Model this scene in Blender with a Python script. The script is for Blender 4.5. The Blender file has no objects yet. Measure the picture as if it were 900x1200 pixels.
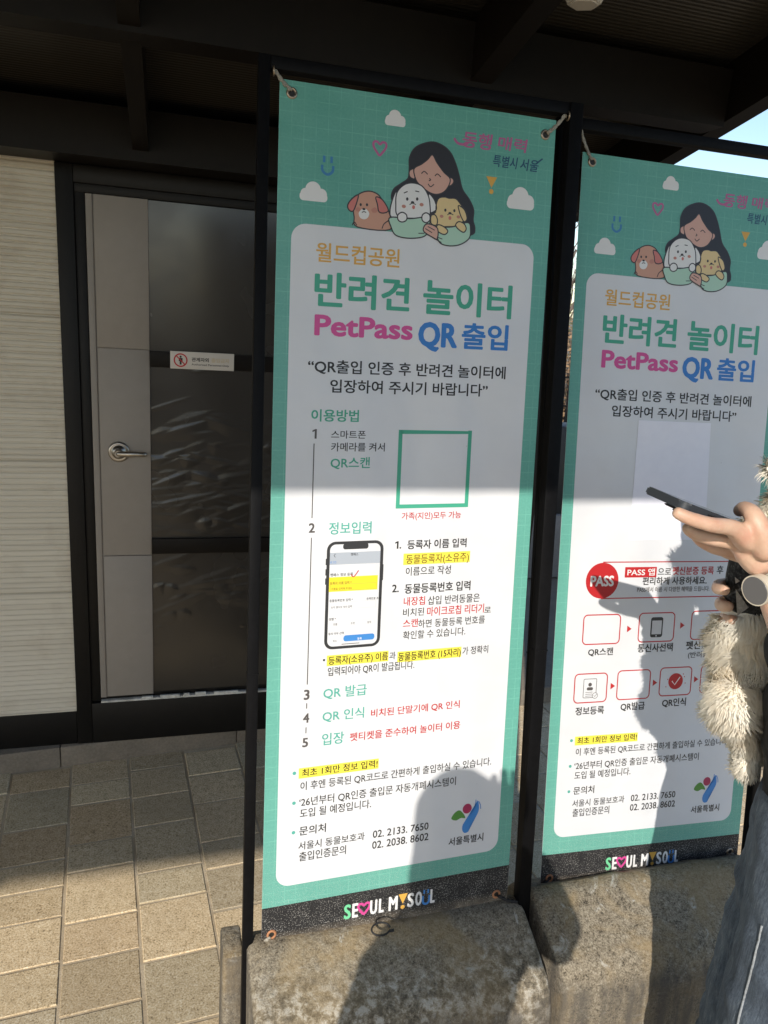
# -*- coding: utf-8 -*-
import bpy, bmesh, math, random
from mathutils import Vector, Matrix, noise as mnoise
R = math.radians
random.seed(7)
scene = bpy.context.scene
col = scene.collection

# ------------------------------------------------------------------ camera, sky, sun, exposure
CAM = Vector((0.0, 0.0, 1.6659))
CR = Vector((0.96208, -0.26340, 0.07089))      # right
CD = Vector((-0.00451, -0.27522, -0.96137))    # down
CF = Vector((0.27274, 0.92459, -0.26597))      # forward
FPX = 885.5
cam_data = bpy.data.cameras.new('camera')
cam = bpy.data.objects.new('camera', cam_data)
col.objects.link(cam)
cam.matrix_world = Matrix(((CR.x, -CD.x, -CF.x, CAM.x), (CR.y, -CD.y, -CF.y, CAM.y), (CR.z, -CD.z, -CF.z, CAM.z), (0, 0, 0, 1)))
cam_data.sensor_fit = 'VERTICAL'
cam_data.sensor_height = 36.0
cam_data.lens = 36.0 * FPX / 1200.0
cam_data.clip_start = 0.01
cam_data.clip_end = 3000
scene.camera = cam

SUN_TRAVEL = Vector((0.52, 1.0, -0.64)).normalized()
SUN_EL = math.asin(-SUN_TRAVEL.z)
world = bpy.data.worlds.new('World')
scene.world = world
world.use_nodes = True
wn = world.node_tree.nodes
bg = wn['Background']
sky = wn.new('ShaderNodeTexSky')
sky.sky_type = 'NISHITA'
sky.sun_disc = False
sky.sun_elevation = SUN_EL
sky.sun_rotation = math.atan2(-SUN_TRAVEL.x, -SUN_TRAVEL.y)
sky.air_density = 1.0
sky.dust_density = 0.5
sky.ozone_density = 1.2
world.node_tree.links.new(sky.outputs[0], bg.inputs[0])
bg.inputs[1].default_value = 0.15
sun_data = bpy.data.lights.new('sun', 'SUN')
sun_data.energy = 3.3
sun_data.angle = R(0.4)
sun_data.color = (1.0, 0.93, 0.83)
sun = bpy.data.objects.new('sun', sun_data)
col.objects.link(sun)
sun.rotation_euler = SUN_TRAVEL.to_track_quat('-Z', 'Y').to_euler()
scene.view_settings.view_transform = 'Standard'
scene.view_settings.look = 'None'
scene.view_settings.exposure = 0.36
scene.view_settings.gamma = 1.0
scene.view_settings.use_curve_mapping = False
scene.cycles.use_denoising = True
scene.cycles.max_bounces = 8


def at(px, py, Y):
    """point of the plane y = Y seen at a spot of the photograph"""
    d = CR * ((px - 450) / FPX) + CD * ((py - 600) / FPX) + CF
    return CAM + d * (Y / d.y)


# ------------------------------------------------------------------ materials
def lin(c):
    return tuple((x / 12.92 if x <= 0.04045 else ((x + 0.055) / 1.055) ** 2.4) for x in c)


def mat(name, c, rough=0.6, metal=0.0, spec=0.5):
    m = bpy.data.materials.new(name)
    m.use_nodes = True
    b = m.node_tree.nodes['Principled BSDF']
    b.inputs['Base Color'].default_value = (*c, 1)
    b.inputs['Roughness'].default_value = rough
    b.inputs['Metallic'].default_value = metal
    b.inputs['Specular IOR Level'].default_value = spec
    return m


class NT:
    def __init__(self, m):
        self.m = m; self.t = m.node_tree; self.n = self.t.nodes
        self.b = self.n['Principled BSDF']

    def new(self, kind, **kw):
        n = self.n.new(kind)
        for k, v in kw.items():
            if k in n.inputs:
                n.inputs[k].default_value = v
            else:
                setattr(n, k, v)
        return n

    def link(self, a, b): self.t.links.new(a, b)

    def coords(self, scale=(1, 1, 1), kind='Object'):
        tc = self.new('ShaderNodeTexCoord'); mp = self.new('ShaderNodeMapping')
        mp.inputs['Scale'].default_value = scale
        self.link(tc.outputs[kind], mp.inputs[0]); return mp.outputs[0]

    def noise(self, vec, scale, detail=4, rough=0.55, dist=0.0):
        n = self.new('ShaderNodeTexNoise'); n.inputs['Scale'].default_value = scale
        n.inputs['Detail'].default_value = detail; n.inputs['Roughness'].default_value = rough
        n.inputs['Distortion'].default_value = dist
        self.link(vec, n.inputs['Vector']); return n.outputs['Fac']

    def ramp(self, fac, stops):
        r = self.new('ShaderNodeValToRGB'); e = r.color_ramp.elements
        while len(e) < len(stops): e.new(0.5)
        for i, (p, c) in enumerate(stops):
            e[i].position = p; e[i].color = (*c, 1) if len(c) == 3 else c
        self.link(fac, r.inputs[0]); return r.outputs[0]

    def mix(self, fac, a, b, mode='MIX'):
        m = self.new('ShaderNodeMix'); m.data_type = 'RGBA'; m.blend_type = mode
        for s, v in ((m.inputs[0], fac), (m.inputs[6], a), (m.inputs[7], b)):
            if isinstance(v, (int, float)): s.default_value = v
            elif isinstance(v, tuple): s.default_value = (*v, 1) if len(v) == 3 else v
            else: self.link(v, s)
        return m.outputs[2]

    def math(self, op, a, b=0.0):
        m = self.new('ShaderNodeMath'); m.operation = op
        for s, v in ((m.inputs[0], a), (m.inputs[1], b)):
            if isinstance(v, (int, float)): s.default_value = v
            else: self.link(v, s)
        return m.outputs[0]

    def color(self, s): self.link(s, self.b.inputs['Base Color'])
    def rough(self, s): self.link(s, self.b.inputs['Roughness'])

    def bump(self, h, strength=0.3, dist=0.01, chain=None):
        b = self.new('ShaderNodeBump'); b.inputs['Strength'].default_value = strength
        b.inputs['Distance'].default_value = dist
        self.link(h, b.inputs['Height'])
        if chain: self.link(chain, b.inputs['Normal'])
        self.link(b.outputs[0], self.b.inputs['Normal']); return b.outputs[0]


def speckled(name, c, amount=0.25, scale=60, rough=0.7, bump=0.2, dist=0.002, metal=0.0, big=2.0):
    m = mat(name, c, rough, metal); t = NT(m); v = t.coords()
    f = t.noise(v, scale, 5, 0.65); g = t.noise(v, big, 3)
    k = t.math('MULTIPLY', t.math('ADD', f, g), 0.5)
    lo = tuple(x * (1 - amount) for x in c); hi = tuple(min(1, x * (1 + amount)) for x in c)
    t.color(t.ramp(k, [(0.36, lo), (0.64, hi)]))
    if bump: t.bump(f, bump, dist)
    return m


M = {}
M['frame_metal'] = speckled('black_powder_coat', (0.0045, 0.0045, 0.0052), 0.4, 90, 0.55, 0.08, 0.001)
M['frame_metal'].node_tree.nodes['Principled BSDF'].inputs['Specular IOR Level'].default_value = 0.12
M['dark_trim'] = speckled('dark_brown_trim', (0.0065, 0.0056, 0.005), 0.25, 40, 0.5, 0.05)
M['dark_trim'].node_tree.nodes['Principled BSDF'].inputs['Specular IOR Level'].default_value = 0.25
M['canopy_steel'] = speckled('brown_canopy_steel', (0.0085, 0.0062, 0.0043), 0.22, 30, 0.5, 0.06)
M['stile'] = speckled('warm_grey_door_skin', (0.275, 0.245, 0.215), 0.05, 25, 0.5, 0.03)
M['seal'] = speckled('white_seal', (0.55, 0.54, 0.50), 0.5, 35, 0.6, 0.1)
M['crossbar'] = speckled('dark_brown_crossbar', (0.008, 0.0062, 0.005), 0.2, 30, 0.5, 0.03)
M['crossbar'].node_tree.nodes['Principled BSDF'].inputs['Specular IOR Level'].default_value = 0.15
M['handle'] = mat('satin_nickel', (0.42, 0.38, 0.33), 0.32, 1.0)
M['handle_dark'] = mat('keyhole', (0.02, 0.018, 0.015), 0.5)
M['grommet'] = mat('brass_grommet', (0.45, 0.36, 0.27), 0.35, 1.0)
M['rust'] = speckled('rusty_ring', (0.42, 0.19, 0.09), 0.4, 120, 0.7, 0.2)
M['cord'] = speckled('twisted_cord', (0.36, 0.33, 0.27), 0.4, 200, 0.85, 0.3)
M['black_cord'] = mat('black_cord', (0.015, 0.015, 0.016), 0.6)
M['plate'] = mat('sign_plate_face', (0.62, 0.58, 0.53), 0.45)
M['red'] = mat('red_ink', (0.42, 0.02, 0.03), 0.5)
M['ink_black'] = mat('black_ink', (0.02, 0.02, 0.022), 0.5)
M['ink_faded'] = mat('faded_ink', (0.60, 0.50, 0.34), 0.5)
M['lamp_plastic'] = mat('lamp_plastic', (0.48, 0.44, 0.37), 0.4)

M['canopy_steel'].node_tree.nodes['Principled BSDF'].inputs['Specular IOR Level'].default_value = 0.15
# siding ------------------------------------------------------------
m = mat('cream_siding', (0.58, 0.53, 0.45), 0.55); t = NT(m); v = t.coords((1, 1, 1))
f = t.noise(t.coords((0.10, 1, 9)), 14, 3, 0.5); g = t.noise(v, 5, 5, 0.65)
c0 = t.ramp(f, [(0.30, (0.56, 0.505, 0.41)), (0.65, (0.65, 0.595, 0.49))])
t.color(t.mix(t.ramp(g, [(0.52, (0, 0, 0)), (0.72, (0.55, 0.55, 0.55))]), c0, (0.44, 0.37, 0.28)))
t.bump(f, 0.05, 0.001)
M['siding'] = m

# paver stones ------------------------------------------------------------
m = mat('paver', (0.40, 0.33, 0.25), 0.85); t = NT(m); v = t.coords()
f = t.noise(v, 210, 2, 0.7); g = t.noise(v, 7, 5, 0.6); h = t.noise(v, 45, 4, 0.6)
at_ = t.new('ShaderNodeAttribute'); at_.attribute_name = 'tone'
k = t.math('ADD', t.math('MULTIPLY', f, 0.72), t.math('MULTIPLY', h, 0.28))
c0 = t.ramp(k, [(0.36, (0.27, 0.20, 0.115)), (0.44, (0.62, 0.47, 0.28)), (0.52, (0.72, 0.56, 0.35)), (0.64, (0.90, 0.76, 0.54))])
c1 = t.mix(t.ramp(g, [(0.40, (0, 0, 0)), (0.68, (0.3, 0.3, 0.3))]), c0, (0.50, 0.39, 0.25))
c2 = t.mix(1.0, c1, at_.outputs['Color'], 'MULTIPLY')
t.color(c2)
n1 = t.bump(f, 0.5, 0.0018); t.bump(h, 0.25, 0.003, n1)
M['paver'] = m
m = mat('joint_sand', (0.48, 0.40, 0.29), 0.95); t = NT(m); v = t.coords()
f = t.noise(v, 300, 3, 0.7); g = t.noise(v, 9, 3)
t.color(t.mix(t.ramp(g, [(0.40, (0, 0, 0)), (0.6, (1, 1, 1))]), t.ramp(f, [(0.3, (0.42, 0.34, 0.24)), (0.7, (0.70, 0.60, 0.44))]), (0.46, 0.37, 0.25)))
t.bump(f, 0.5, 0.002)
M['joint'] = m
M['kerb'] = speckled('kerb_concrete', (0.21, 0.175, 0.135), 0.25, 120, 0.85, 0.4, 0.003, big=6)
M['earth'] = speckled('dry_ground', (0.22, 0.185, 0.14), 0.3, 3, 0.95, 0.3, 0.02, big=0.3)

# weathered concrete block ------------------------------------------------------------
m = mat('weathered_concrete', (0.34, 0.30, 0.24), 0.92, 0, 0.25); t = NT(m); v = t.coords()
f = t.noise(v, 330, 3, 0.7); fb_ = t.noise(v, 115, 4, 0.75); g = t.noise(v, 7, 5, 0.62, 0.5); h = t.noise(v, 30, 5, 0.7, 0.3); st = t.noise(t.coords((1, 1, 0.10)), 34, 4, 0.6)
k = t.math('ADD', t.math('MULTIPLY', f, 0.45), t.math('ADD', t.math('MULTIPLY', fb_, 0.38), t.math('MULTIPLY', h, 0.17)))
c0 = t.ramp(k, [(0.39, (0.045, 0.039, 0.031)), (0.47, (0.21, 0.177, 0.13)), (0.55, (0.34, 0.295, 0.22)), (0.66, (0.54, 0.50, 0.42))])
c1 = t.mix(t.ramp(g, [(0.46, (0, 0, 0)), (0.60, (0.6, 0.6, 0.6))]), c0, (0.36, 0.265, 0.14))
lich = t.noise(v, 16, 6, 0.75, 1.0)
c1 = t.mix(t.ramp(lich, [(0.60, (0, 0, 0)), (0.68, (0.7, 0.7, 0.7))]), c1, (0.62, 0.60, 0.54))
mot = t.noise(v, 62, 5, 0.72, 0.2); big = t.noise(v, 5, 3)
mm_ = t.ramp(mot, [(0.40, (0.06, 0.052, 0.04)), (0.50, (0.27, 0.23, 0.165)), (0.60, (0.62, 0.59, 0.52))])
sy_ = t.new('ShaderNodeSeparateXYZ'); t.link(v, sy_.inputs[0])
fr_ = t.new('ShaderNodeMapRange'); fr_.inputs['From Min'].default_value = 1.06; fr_.inputs['From Max'].default_value = 0.99; t.link(sy_.outputs['Y'], fr_.inputs['Value'])
c1 = t.mix(t.math('MULTIPLY', t.math('MULTIPLY', t.math('LESS_THAN', sy_.outputs['X'], 0.675), t.math('MAXIMUM', fr_.outputs[0], 0.15)), t.ramp(big, [(0.35, (0.2,) * 3), (0.6, (0.7,) * 3)])), c1, mm_)
geo = t.new('ShaderNodeNewGeometry'); sn = t.new('ShaderNodeSeparateXYZ'); t.link(geo.outputs['Normal'], sn.inputs[0])
steep = t.ramp(sn.outputs['Z'], [(0.30, (1, 1, 1)), (0.62, (0, 0, 0))])        # rain streaks run down the upright faces
c2 = t.mix(t.math('MULTIPLY', steep, t.ramp(st, [(0.36, (0.25,) * 3), (0.62, (0.85,) * 3)])), c1, (0.10, 0.092, 0.082))
t.color(c2)
n1 = t.bump(fb_, 0.6, 0.004); t.bump(h, 0.5, 0.006, n1)
M['block'] = m

# roof sheet: dark glossy fluted polycarbonate ------------------------------------------------------------
m = mat('dark_fluted_roof_sheet', (0.034, 0.029, 0.022), 0.30); t = NT(m)
w = t.new('ShaderNodeTexWave'); w.wave_type = 'BANDS'; w.bands_direction = 'Y'; w.inputs['Scale'].default_value = 26
t.link(t.coords(), w.inputs['Vector']); t.bump(w.outputs['Fac'], 0.16, 0.004)
M['roof_sheet'] = m

# wrinkled film behind the door glass ------------------------------------------------------------
m = mat('black_wrinkled_film', (0.032, 0.028, 0.024), 0.3, 0, 0.65); t = NT(m)
v = t.coords((1.6, 1, 4.2))
ns = t.new('ShaderNodeTexNoise'); ns.noise_type = 'RIDGED_MULTIFRACTAL'; ns.inputs['Scale'].default_value = 5.5
ns.inputs['Detail'].default_value = 3.0; ns.inputs['Distortion'].default_value = 0.7
t.link(v, ns.inputs['Vector'])
sep = t.new('ShaderNodeSeparateXYZ'); t.link(t.coords(), sep.inputs[0])
mask = t.ramp(sep.outputs['Z'], [(0.0, (0.05,) * 3), (0.30, (0.10,) * 3), (0.52, (1, 1, 1)), (0.72, (0.35,) * 3)])
# heights above the door bottom: crumpled between knee and chest height
mr = t.new('ShaderNodeMapRange'); mr.inputs['From Min'].default_value = 0.2; mr.inputs['From Max'].default_value = 1.9
t.link(sep.outputs['Z'], mr.inputs['Value'])
mask = t.ramp(mr.outputs[0], [(0.10, (0.12,) * 3), (0.30, (0.7,) * 3), (0.50, (1, 1, 1)), (0.62, (0.55,) * 3), (0.74, (0.06,) * 3)])
t.bump(t.math('MULTIPLY', ns.outputs['Fac'], mask), 0.05, 0.003)
t.rough(t.ramp(t.noise(t.coords((1, 1, 1)), 3.5, 3), [(0.35, (0.17,) * 3), (0.65, (0.30,) * 3)]))
M['film'] = m

def wrinkle(t):
    # slack vinyl: long soft folds, finer puckers, one height field for every layer of a banner
    lo_ = t.noise(t.coords((1.0, 1, .55)), 3.2, 2, .45, .4); hi_ = t.noise(t.coords((.7, 1, 1.6)), 12, 2, .5)
    n_ = t.bump(lo_, .8, .05); t.bump(hi_, .3, .008, n_)


# banner vinyl ------------------------------------------------------------
m = mat('teal_banner_print', (0.11, 0.50, 0.36), 0.42); t = NT(m); uv = t.new('ShaderNodeUVMap'); uv.uv_map = 'mm'
s = t.new('ShaderNodeSeparateXYZ'); t.link(uv.outputs[0], s.inputs[0])
def gridline(sock, pitch, w):
    fr = t.math('FRACT', t.math('DIVIDE', sock, pitch)); return t.math('LESS_THAN', fr, w / pitch)
gl = t.math('MAXIMUM', gridline(s.outputs[0], 19.5, 1.0), gridline(s.outputs[1], 19.5, 1.0))
fade = t.ramp(t.noise(uv.outputs[0], 0.03, 2), [(0.36, (0.1,) * 3), (0.6, (0.75,) * 3)])
f = t.noise(uv.outputs[0], 0.25, 4)
base = t.ramp(f, [(0.3, (0.118, 0.375, 0.305)), (0.7, (0.140, 0.420, 0.345))])
c0 = t.mix(t.math('MULTIPLY', gl, fade), base, (0.20, 0.53, 0.43))
# pale grains of splashed dirt in the lowest band
d = t.new('ShaderNodeTexNoise'); d.inputs['Scale'].default_value = 0.65; d.inputs['Detail'].default_value = 3; t.link(uv.outputs[0], d.inputs['Vector'])
mrz = t.new('ShaderNodeMapRange'); mrz.inputs['From Min'].default_value = 230; mrz.inputs['From Max'].default_value = 60; t.link(s.outputs[1], mrz.inputs['Value'])
dm = t.math('MULTIPLY', t.ramp(d.outputs['Fac'], [(0.56, (0,) * 3), (0.66, (0.6,) * 3)]), mrz.outputs[0])
t.color(t.mix(dm, c0, (0.62, 0.66, 0.6)))
wrinkle(t)
M['banner'] = m
m = mat('black_banner_strip', (0.02, 0.02, 0.022), 0.6); t = NT(m); uv = t.new('ShaderNodeUVMap'); uv.uv_map = 'mm'
s = t.new('ShaderNodeSeparateXYZ'); t.link(uv.outputs[0], s.inputs[0])
d = t.noise(uv.outputs[0], 0.42, 2, 0.6); e = t.noise(uv.outputs[0], 0.03, 4, 0.6)
mrz = t.new('ShaderNodeMapRange'); mrz.inputs['From Min'].default_value = 75; mrz.inputs['From Max'].default_value = 0; mrz.inputs['To Min'].default_value = 0.55; t.link(s.outputs[1], mrz.inputs['Value'])
grain = t.math('MULTIPLY', t.ramp(t.math('ADD', t.math('MULTIPLY', d, 0.8), t.math('MULTIPLY', e, 0.2)), [(0.555, (0,) * 3), (0.60, (1,) * 3)]), mrz.outputs[0])
c0 = t.mix(grain, (0.012, 0.0115, 0.013), (0.32, 0.31, 0.29))
low = t.new('ShaderNodeMapRange'); low.inputs['From Min'].default_value = 22; low.inputs['From Max'].default_value = -4; t.link(s.outputs[1], low.inputs['Value'])
t.color(t.mix(t.math('MULTIPLY', low.outputs[0], t.ramp(e, [(0.35, (0.2,) * 3), (0.65, (0.8,) * 3)])), c0, (0.30, 0.24, 0.17)))
t.bump(d, 0.3, 0.001)
M['strip'] = m
m = mat('white_banner_print', (0.76, 0.76, 0.765), 0.42); t = NT(m); v = t.coords()
f = t.noise(v, 9, 4, 0.6); g = t.noise(v, 2.6, 3)
sp = t.noise(v, 95, 2, 0.5)
c0 = t.ramp(f, [(0.3, (0.70, 0.71, 0.735)), (0.7, (0.74, 0.75, 0.775))])
t.color(t.mix(t.ramp(sp, [(0.79, (0,) * 3), (0.83, (0.7,) * 3)]), c0, (0.25, 0.23, 0.2)))
wrinkle(t)
M['panel'] = m
INK = {'orange': (0.72, 0.40, 0.075), 'teal': (0.055, 0.38, 0.25), 'pink': (0.66, 0.075, 0.30), 'blue': (0.03, 0.20, 0.58),
       'black': (0.014, 0.012, 0.012), 'grey': (0.09, 0.08, 0.078), 'red': (0.50, 0.018, 0.022), 'aqua': (0.085, 0.40, 0.33),
       'brown': (0.20, 0.12, 0.02), 'navy': (0.025, 0.09, 0.17), 'white': (0.80, 0.79, 0.78), 'yellow': (0.86, 0.70, 0.03),
       'highlight': (0.88, 0.76, 0.08), 'line': (0.045, 0.04, 0.045), 'hair': (0.028, 0.026, 0.030), 'skin': (0.68, 0.40, 0.32),
       'mint': (0.44, 0.66, 0.52), 'cream': (0.76, 0.58, 0.29), 'tan': (0.62, 0.33, 0.23), 'rosy': (0.62, 0.20, 0.17), 'cheek': (0.55, 0.24, 0.18),
       'green': (0.09, 0.28, 0.05), 'wine': (0.40, 0.03, 0.10), 'azure': (0.05, 0.24, 0.62), 'screen_grey': (0.42, 0.46, 0.52), 'phone_black': (0.03, 0.03, 0.032),
       'pale': (0.62, 0.62, 0.64), 'soft_blue': (0.05, 0.22, 0.46), 'soft_pink': (0.50, 0.13, 0.30), 'lime': (0.18, 0.62, 0.33)}
for k_, c_ in INK.items():
    M['ink_' + k_] = mat('print_' + k_, c_, 0.42)


# ------------------------------------------------------------------ helpers
def link(o):
    col.objects.link(o); return o


def thing(name, label, cat, loc=(0, 0, 0), group=None):
    o = bpy.data.objects.new(name, None); link(o); o.location = loc
    o.empty_display_size = 0.05
    tag(o, label, cat, group); return o


def tag(o, label, cat, group=None):
    o['label'] = label; o['category'] = cat
    if group: o['group'] = group
    return o


def struct(o):
    o['kind'] = 'structure'; return o


def world_loc(o):
    p = Vector((0, 0, 0))
    while o: p += o.location; o = o.parent
    return p


def put(name, me, mats, parent=None, smooth=None):
    """links mesh data given in world coordinates as one object under parent"""
    for m_ in (mats if isinstance(mats, (list, tuple)) else [mats]): me.materials.append(m_)
    o = bpy.data.objects.new(name, me); link(o)
    if parent is not None:
        me.transform(Matrix.Translation(-world_loc(parent))); o.parent = parent
    if smooth is not None:
        me.polygons.foreach_set('use_smooth', [True] * len(me.polygons))
        if smooth < 180: me.set_sharp_from_angle(angle=R(smooth))
    return o


def obj(name, bm, mats, parent=None, smooth=None):
    me = bpy.data.meshes.new(name)
    bmesh.ops.recalc_face_normals(bm, faces=bm.faces[:])
    bm.to_mesh(me); bm.free()
    return put(name, me, mats, parent, smooth)


def box(bm, lo, hi, bevel=0.0, mi=0, rot=None):
    lo = Vector(lo); hi = Vector(hi)
    b2 = bmesh.new()
    bmesh.ops.create_cube(b2, size=1.0)
    for v_ in b2.verts: v_.co = Vector(((v_.co.x + .5) * (hi.x - lo.x) + lo.x, (v_.co.y + .5) * (hi.y - lo.y) + lo.y, (v_.co.z + .5) * (hi.z - lo.z) + lo.z))
    if bevel: bmesh.ops.bevel(b2, geom=b2.edges[:], offset=bevel, segments=2, affect='EDGES', profile=0.5)
    if rot: bmesh.ops.transform(b2, matrix=rot, verts=b2.verts[:])
    merge(bm, b2, mi)


def merge(bm, b2, mi=0):
    mp = [bm.verts.new(v_.co) for v_ in b2.verts]
    b2.verts.index_update()
    for f_ in b2.faces:
        try:
            nf = bm.faces.new([mp[v_.index] for v_ in f_.verts]); nf.material_index = mi; nf.smooth = f_.smooth
        except ValueError: pass
    b2.free()


def bar(bm, a, b, w, h, up=(0, 0, 1), bevel=0.0, mi=0):
    """square tube from a to b, w across, h along up"""
    a = Vector(a); b = Vector(b); d = (b - a).normalized(); up = Vector(up)
    s_ = d.cross(up).normalized(); u_ = s_.cross(d).normalized(); L = (b - a).length
    mtx = Matrix((( s_.x, u_.x, d.x, a.x), (s_.y, u_.y, d.y, a.y), (s_.z, u_.z, d.z, a.z), (0, 0, 0, 1)))
    box(bm, (-w / 2, -h / 2, 0), (w / 2, h / 2, L), bevel, mi, mtx)


def tube(bm, pts, r, seg=8, mi=0, caps=True):
    pts = [Vector(p) for p in pts]; n = len(pts)
    rs = r if isinstance(r, (list, tuple)) else [r] * n
    rings = []; ref = Vector((0.13, 0.31, 0.94)).normalized()
    for i, p in enumerate(pts):
        d = (pts[min(i + 1, n - 1)] - pts[max(i - 1, 0)]).normalized()
        s_ = d.cross(ref)
        if s_.length < 1e-3: s_ = d.cross(Vector((1, 0, 0)))
        s_.normalize(); u_ = s_.cross(d)
        rings.append([bm.verts.new(p + (s_ * math.cos(a) + u_ * math.sin(a)) * rs[i]) for a in [2 * math.pi * k / seg for k in range(seg)]])
    for i in range(n - 1):
        for k in range(seg):
            f_ = bm.faces.new((rings[i][k], rings[i][(k + 1) % seg], rings[i + 1][(k + 1) % seg], rings[i + 1][k])); f_.material_index = mi; f_.smooth = True
    if caps:
        for rg in (rings[0][::-1], rings[-1]):
            f_ = bm.faces.new(rg); f_.material_index = mi


def smooth_path(pts, closed=False, n=6):
    pts = [Vector(p) for p in pts]; out = []; N = len(pts)
    for i in range(N if closed else N - 1):
        p1 = pts[i]; p2 = pts[(i + 1) % N]
        p0 = pts[i - 1] if (i > 0 or closed) else p1; p3 = pts[(i + 2) % N] if (i + 2 < N or closed) else p2
        for k in range(n):
            s_ = k / n
            out.append(0.5 * ((2 * p1) + (p2 - p0) * s_ + (2 * p0 - 5 * p1 + 4 * p2 - p3) * s_ ** 2 + (3 * p1 - p0 - 3 * p2 + p3) * s_ ** 3))
    if not closed: out.append(pts[-1])
    return out


def prism(bm, pts2, fn, d0, d1, mi=0):
    """outline pts2 extruded between fn(p, d0) and fn(p, d1)"""
    a = [bm.verts.new(fn(p, d0)) for p in pts2]; b = [bm.verts.new(fn(p, d1)) for p in pts2]; n = len(a)
    for i in range(n):
        f_ = bm.faces.new((a[i], a[(i + 1) % n], b[(i + 1) % n], b[i])); f_.material_index = mi
    for rg in (a[::-1], b):
        f_ = bm.faces.new(rg); f_.material_index = mi


# ------------------------------------------------------------------ what is printed (millimetres on the sheet: left, bottom, right, top)
TOP = [
   ('월드컵공원', 63.8, 1181.9, 205.6, 1211.8, 'orange', 0.6, -0.4),
   ('반려견', 62.9, 1112.0, 226.0, 1166.5, 'teal', 0.9, -2.1),
   ('놀이터', 249.6, 1110.4, 415.6, 1166.6, 'teal', 0.9, 0.4),
   ('PetPass', 64.5, 1065.2, 234.0, 1098.5, 'pink', 1.15, -3.7),
   ('QR', 243.8, 1055.1, 315.8, 1096.2, 'blue', 1.15, -1.4),
   ('출입', 323.5, 1055.0, 412.3, 1098.7, 'blue', 0.9, -3.1),
   ('“QR출입 인증 후 반려견 놀이터에', 55.7, 1005.2, 411.3, 1026.9, 'black', 0.7, -5.1),
   ('입장하여 주시기 바랍니다”', 93.8, 973.8, 378.4, 995.4, 'black', 0.7, -5.0),
]
LOGO = [
   ('동행', 305.6, 1386.2, 359.3, 1411.8, 'pink', 1.0, 0.7),
   ('매력', 371.1, 1389.8, 425.1, 1411.7, 'pink', 1.0, -2.1),
   ('특별시', 363.5, 1361.3, 409.0, 1380.5, 'navy', 0.5, 0.8),
   ('서울', 415.0, 1360.8, 450.0, 1380.2, 'navy', 0.5, 2.3),
]
MIDA = [
   ('이용방법', 63.4, 926.0, 145.1, 946.0, 'teal', 0.9, -1.1),
   ('1', 66.2, 897.4, 73.7, 913.2, 'grey', 1, 0.0),
   ('스마트폰', 98.0, 898.1, 158.0, 911.4, 'black', 0.2, -0.2),
   ('카메라를 켜서', 98.7, 876.7, 192.5, 891.2, 'black', 0.2, -2.0),
   ('QR스캔', 98.4, 848.1, 167.3, 867.0, 'teal', 0.4, -2.0),
   ('가족(지인)모두 가능', 228.2, 758.0, 339.9, 770.3, 'red', 0.3, -2.3),
   ('2', 64.3, 739.5, 75.4, 755.9, 'grey', 1, -0.3),
   ('정보입력', 99.2, 735.6, 174.5, 756.5, 'aqua', 0.4, -0.6),
   ('1.', 218.3, 706.6, 229.7, 719.9, 'black', 0.8, -0.4),
   ('등록자 이름 입력', 240.8, 705.0, 353.6, 721.3, 'black', 0.8, -0.3),
   ('동물등록자(소유주)', 239.6, 678.9, 359.8, 695.2, 'brown', 0.5, -1.8),
   ('이름으로 작성', 240.1, 657.6, 325.6, 673.0, 'black', 0.1, -0.8),
   ('2.', 216.1, 628.9, 228.8, 642.7, 'black', 0.8, -0.6),
   ('동물등록번호 입력', 239.2, 625.3, 365.8, 642.9, 'black', 0.8, -3.1),
   ('내장칩', 238.6, 603.5, 279.0, 619.0, 'red', 0.5, -0.7),
   ('삽입 반려동물은', 284.3, 602.6, 385.4, 618.3, 'black', 0.1, -1.4),
   ('비치된', 238.3, 583.9, 278.1, 598.2, 'black', 0.1, -0.4),
   ('마이크로칩 리더기', 283.6, 581.8, 395.1, 598.5, 'red', 0.3, -1.9),
   ('로', 396.0, 579.6, 409.3, 592.5, 'black', 0.1, 0.8),
   ('스캔', 239.2, 563.7, 267.6, 578.7, 'red', 0.5, -0.9),
   ('하면 동물등록 번호를', 268.0, 561.2, 398.2, 576.1, 'black', 0.1, -3.9),
   ('확인할 수 있습니다.', 240.2, 541.8, 360.5, 556.9, 'black', 0.1, -4.4),
   ('등록자(소유주) 이름', 105.5, 506.8, 213.8, 521.4, 'black', 0.4, -2.7),
   ('과', 216.2, 507.2, 227.9, 520.8, 'black', 0.1, -0.3),
   ('동물등록번호 (15자리)', 232.8, 502.9, 353.7, 518.1, 'black', 0.4, -4.5),
   ('가 정확히', 356.8, 504.1, 408.3, 519.0, 'black', 0.1, -0.6),
   ('입력되어야 QR이 발급됩니다.', 105.0, 486.7, 264.4, 502.1, 'black', 0.1, -4.6),
   ('3', 63.8, 447.5, 74.4, 465.6, 'grey', 1, -1.0),
   ('QR 발급', 98.4, 446.2, 176.9, 466.6, 'aqua', 0.3, -5.1),
   ('4', 63.5, 405.9, 75.1, 422.9, 'grey', 1, -1.2),
   ('QR 인식', 98.2, 404.5, 173.6, 424.3, 'aqua', 0.3, -4.4),
   ('비치된 단말기에 QR 인식', 186.3, 403.3, 357.1, 418.1, 'red', 0.6, -3.6),
   ('5', 63.5, 361.9, 74.2, 378.6, 'grey', 1, -1.3),
   ('입장', 98.4, 361.2, 138.6, 382.9, 'aqua', 0.3, -1.6),
   ('펫티켓을 준수하여 놀이터 이용', 148.8, 362.8, 360.4, 378.2, 'red', 0.6, -4.8),
]
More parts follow.
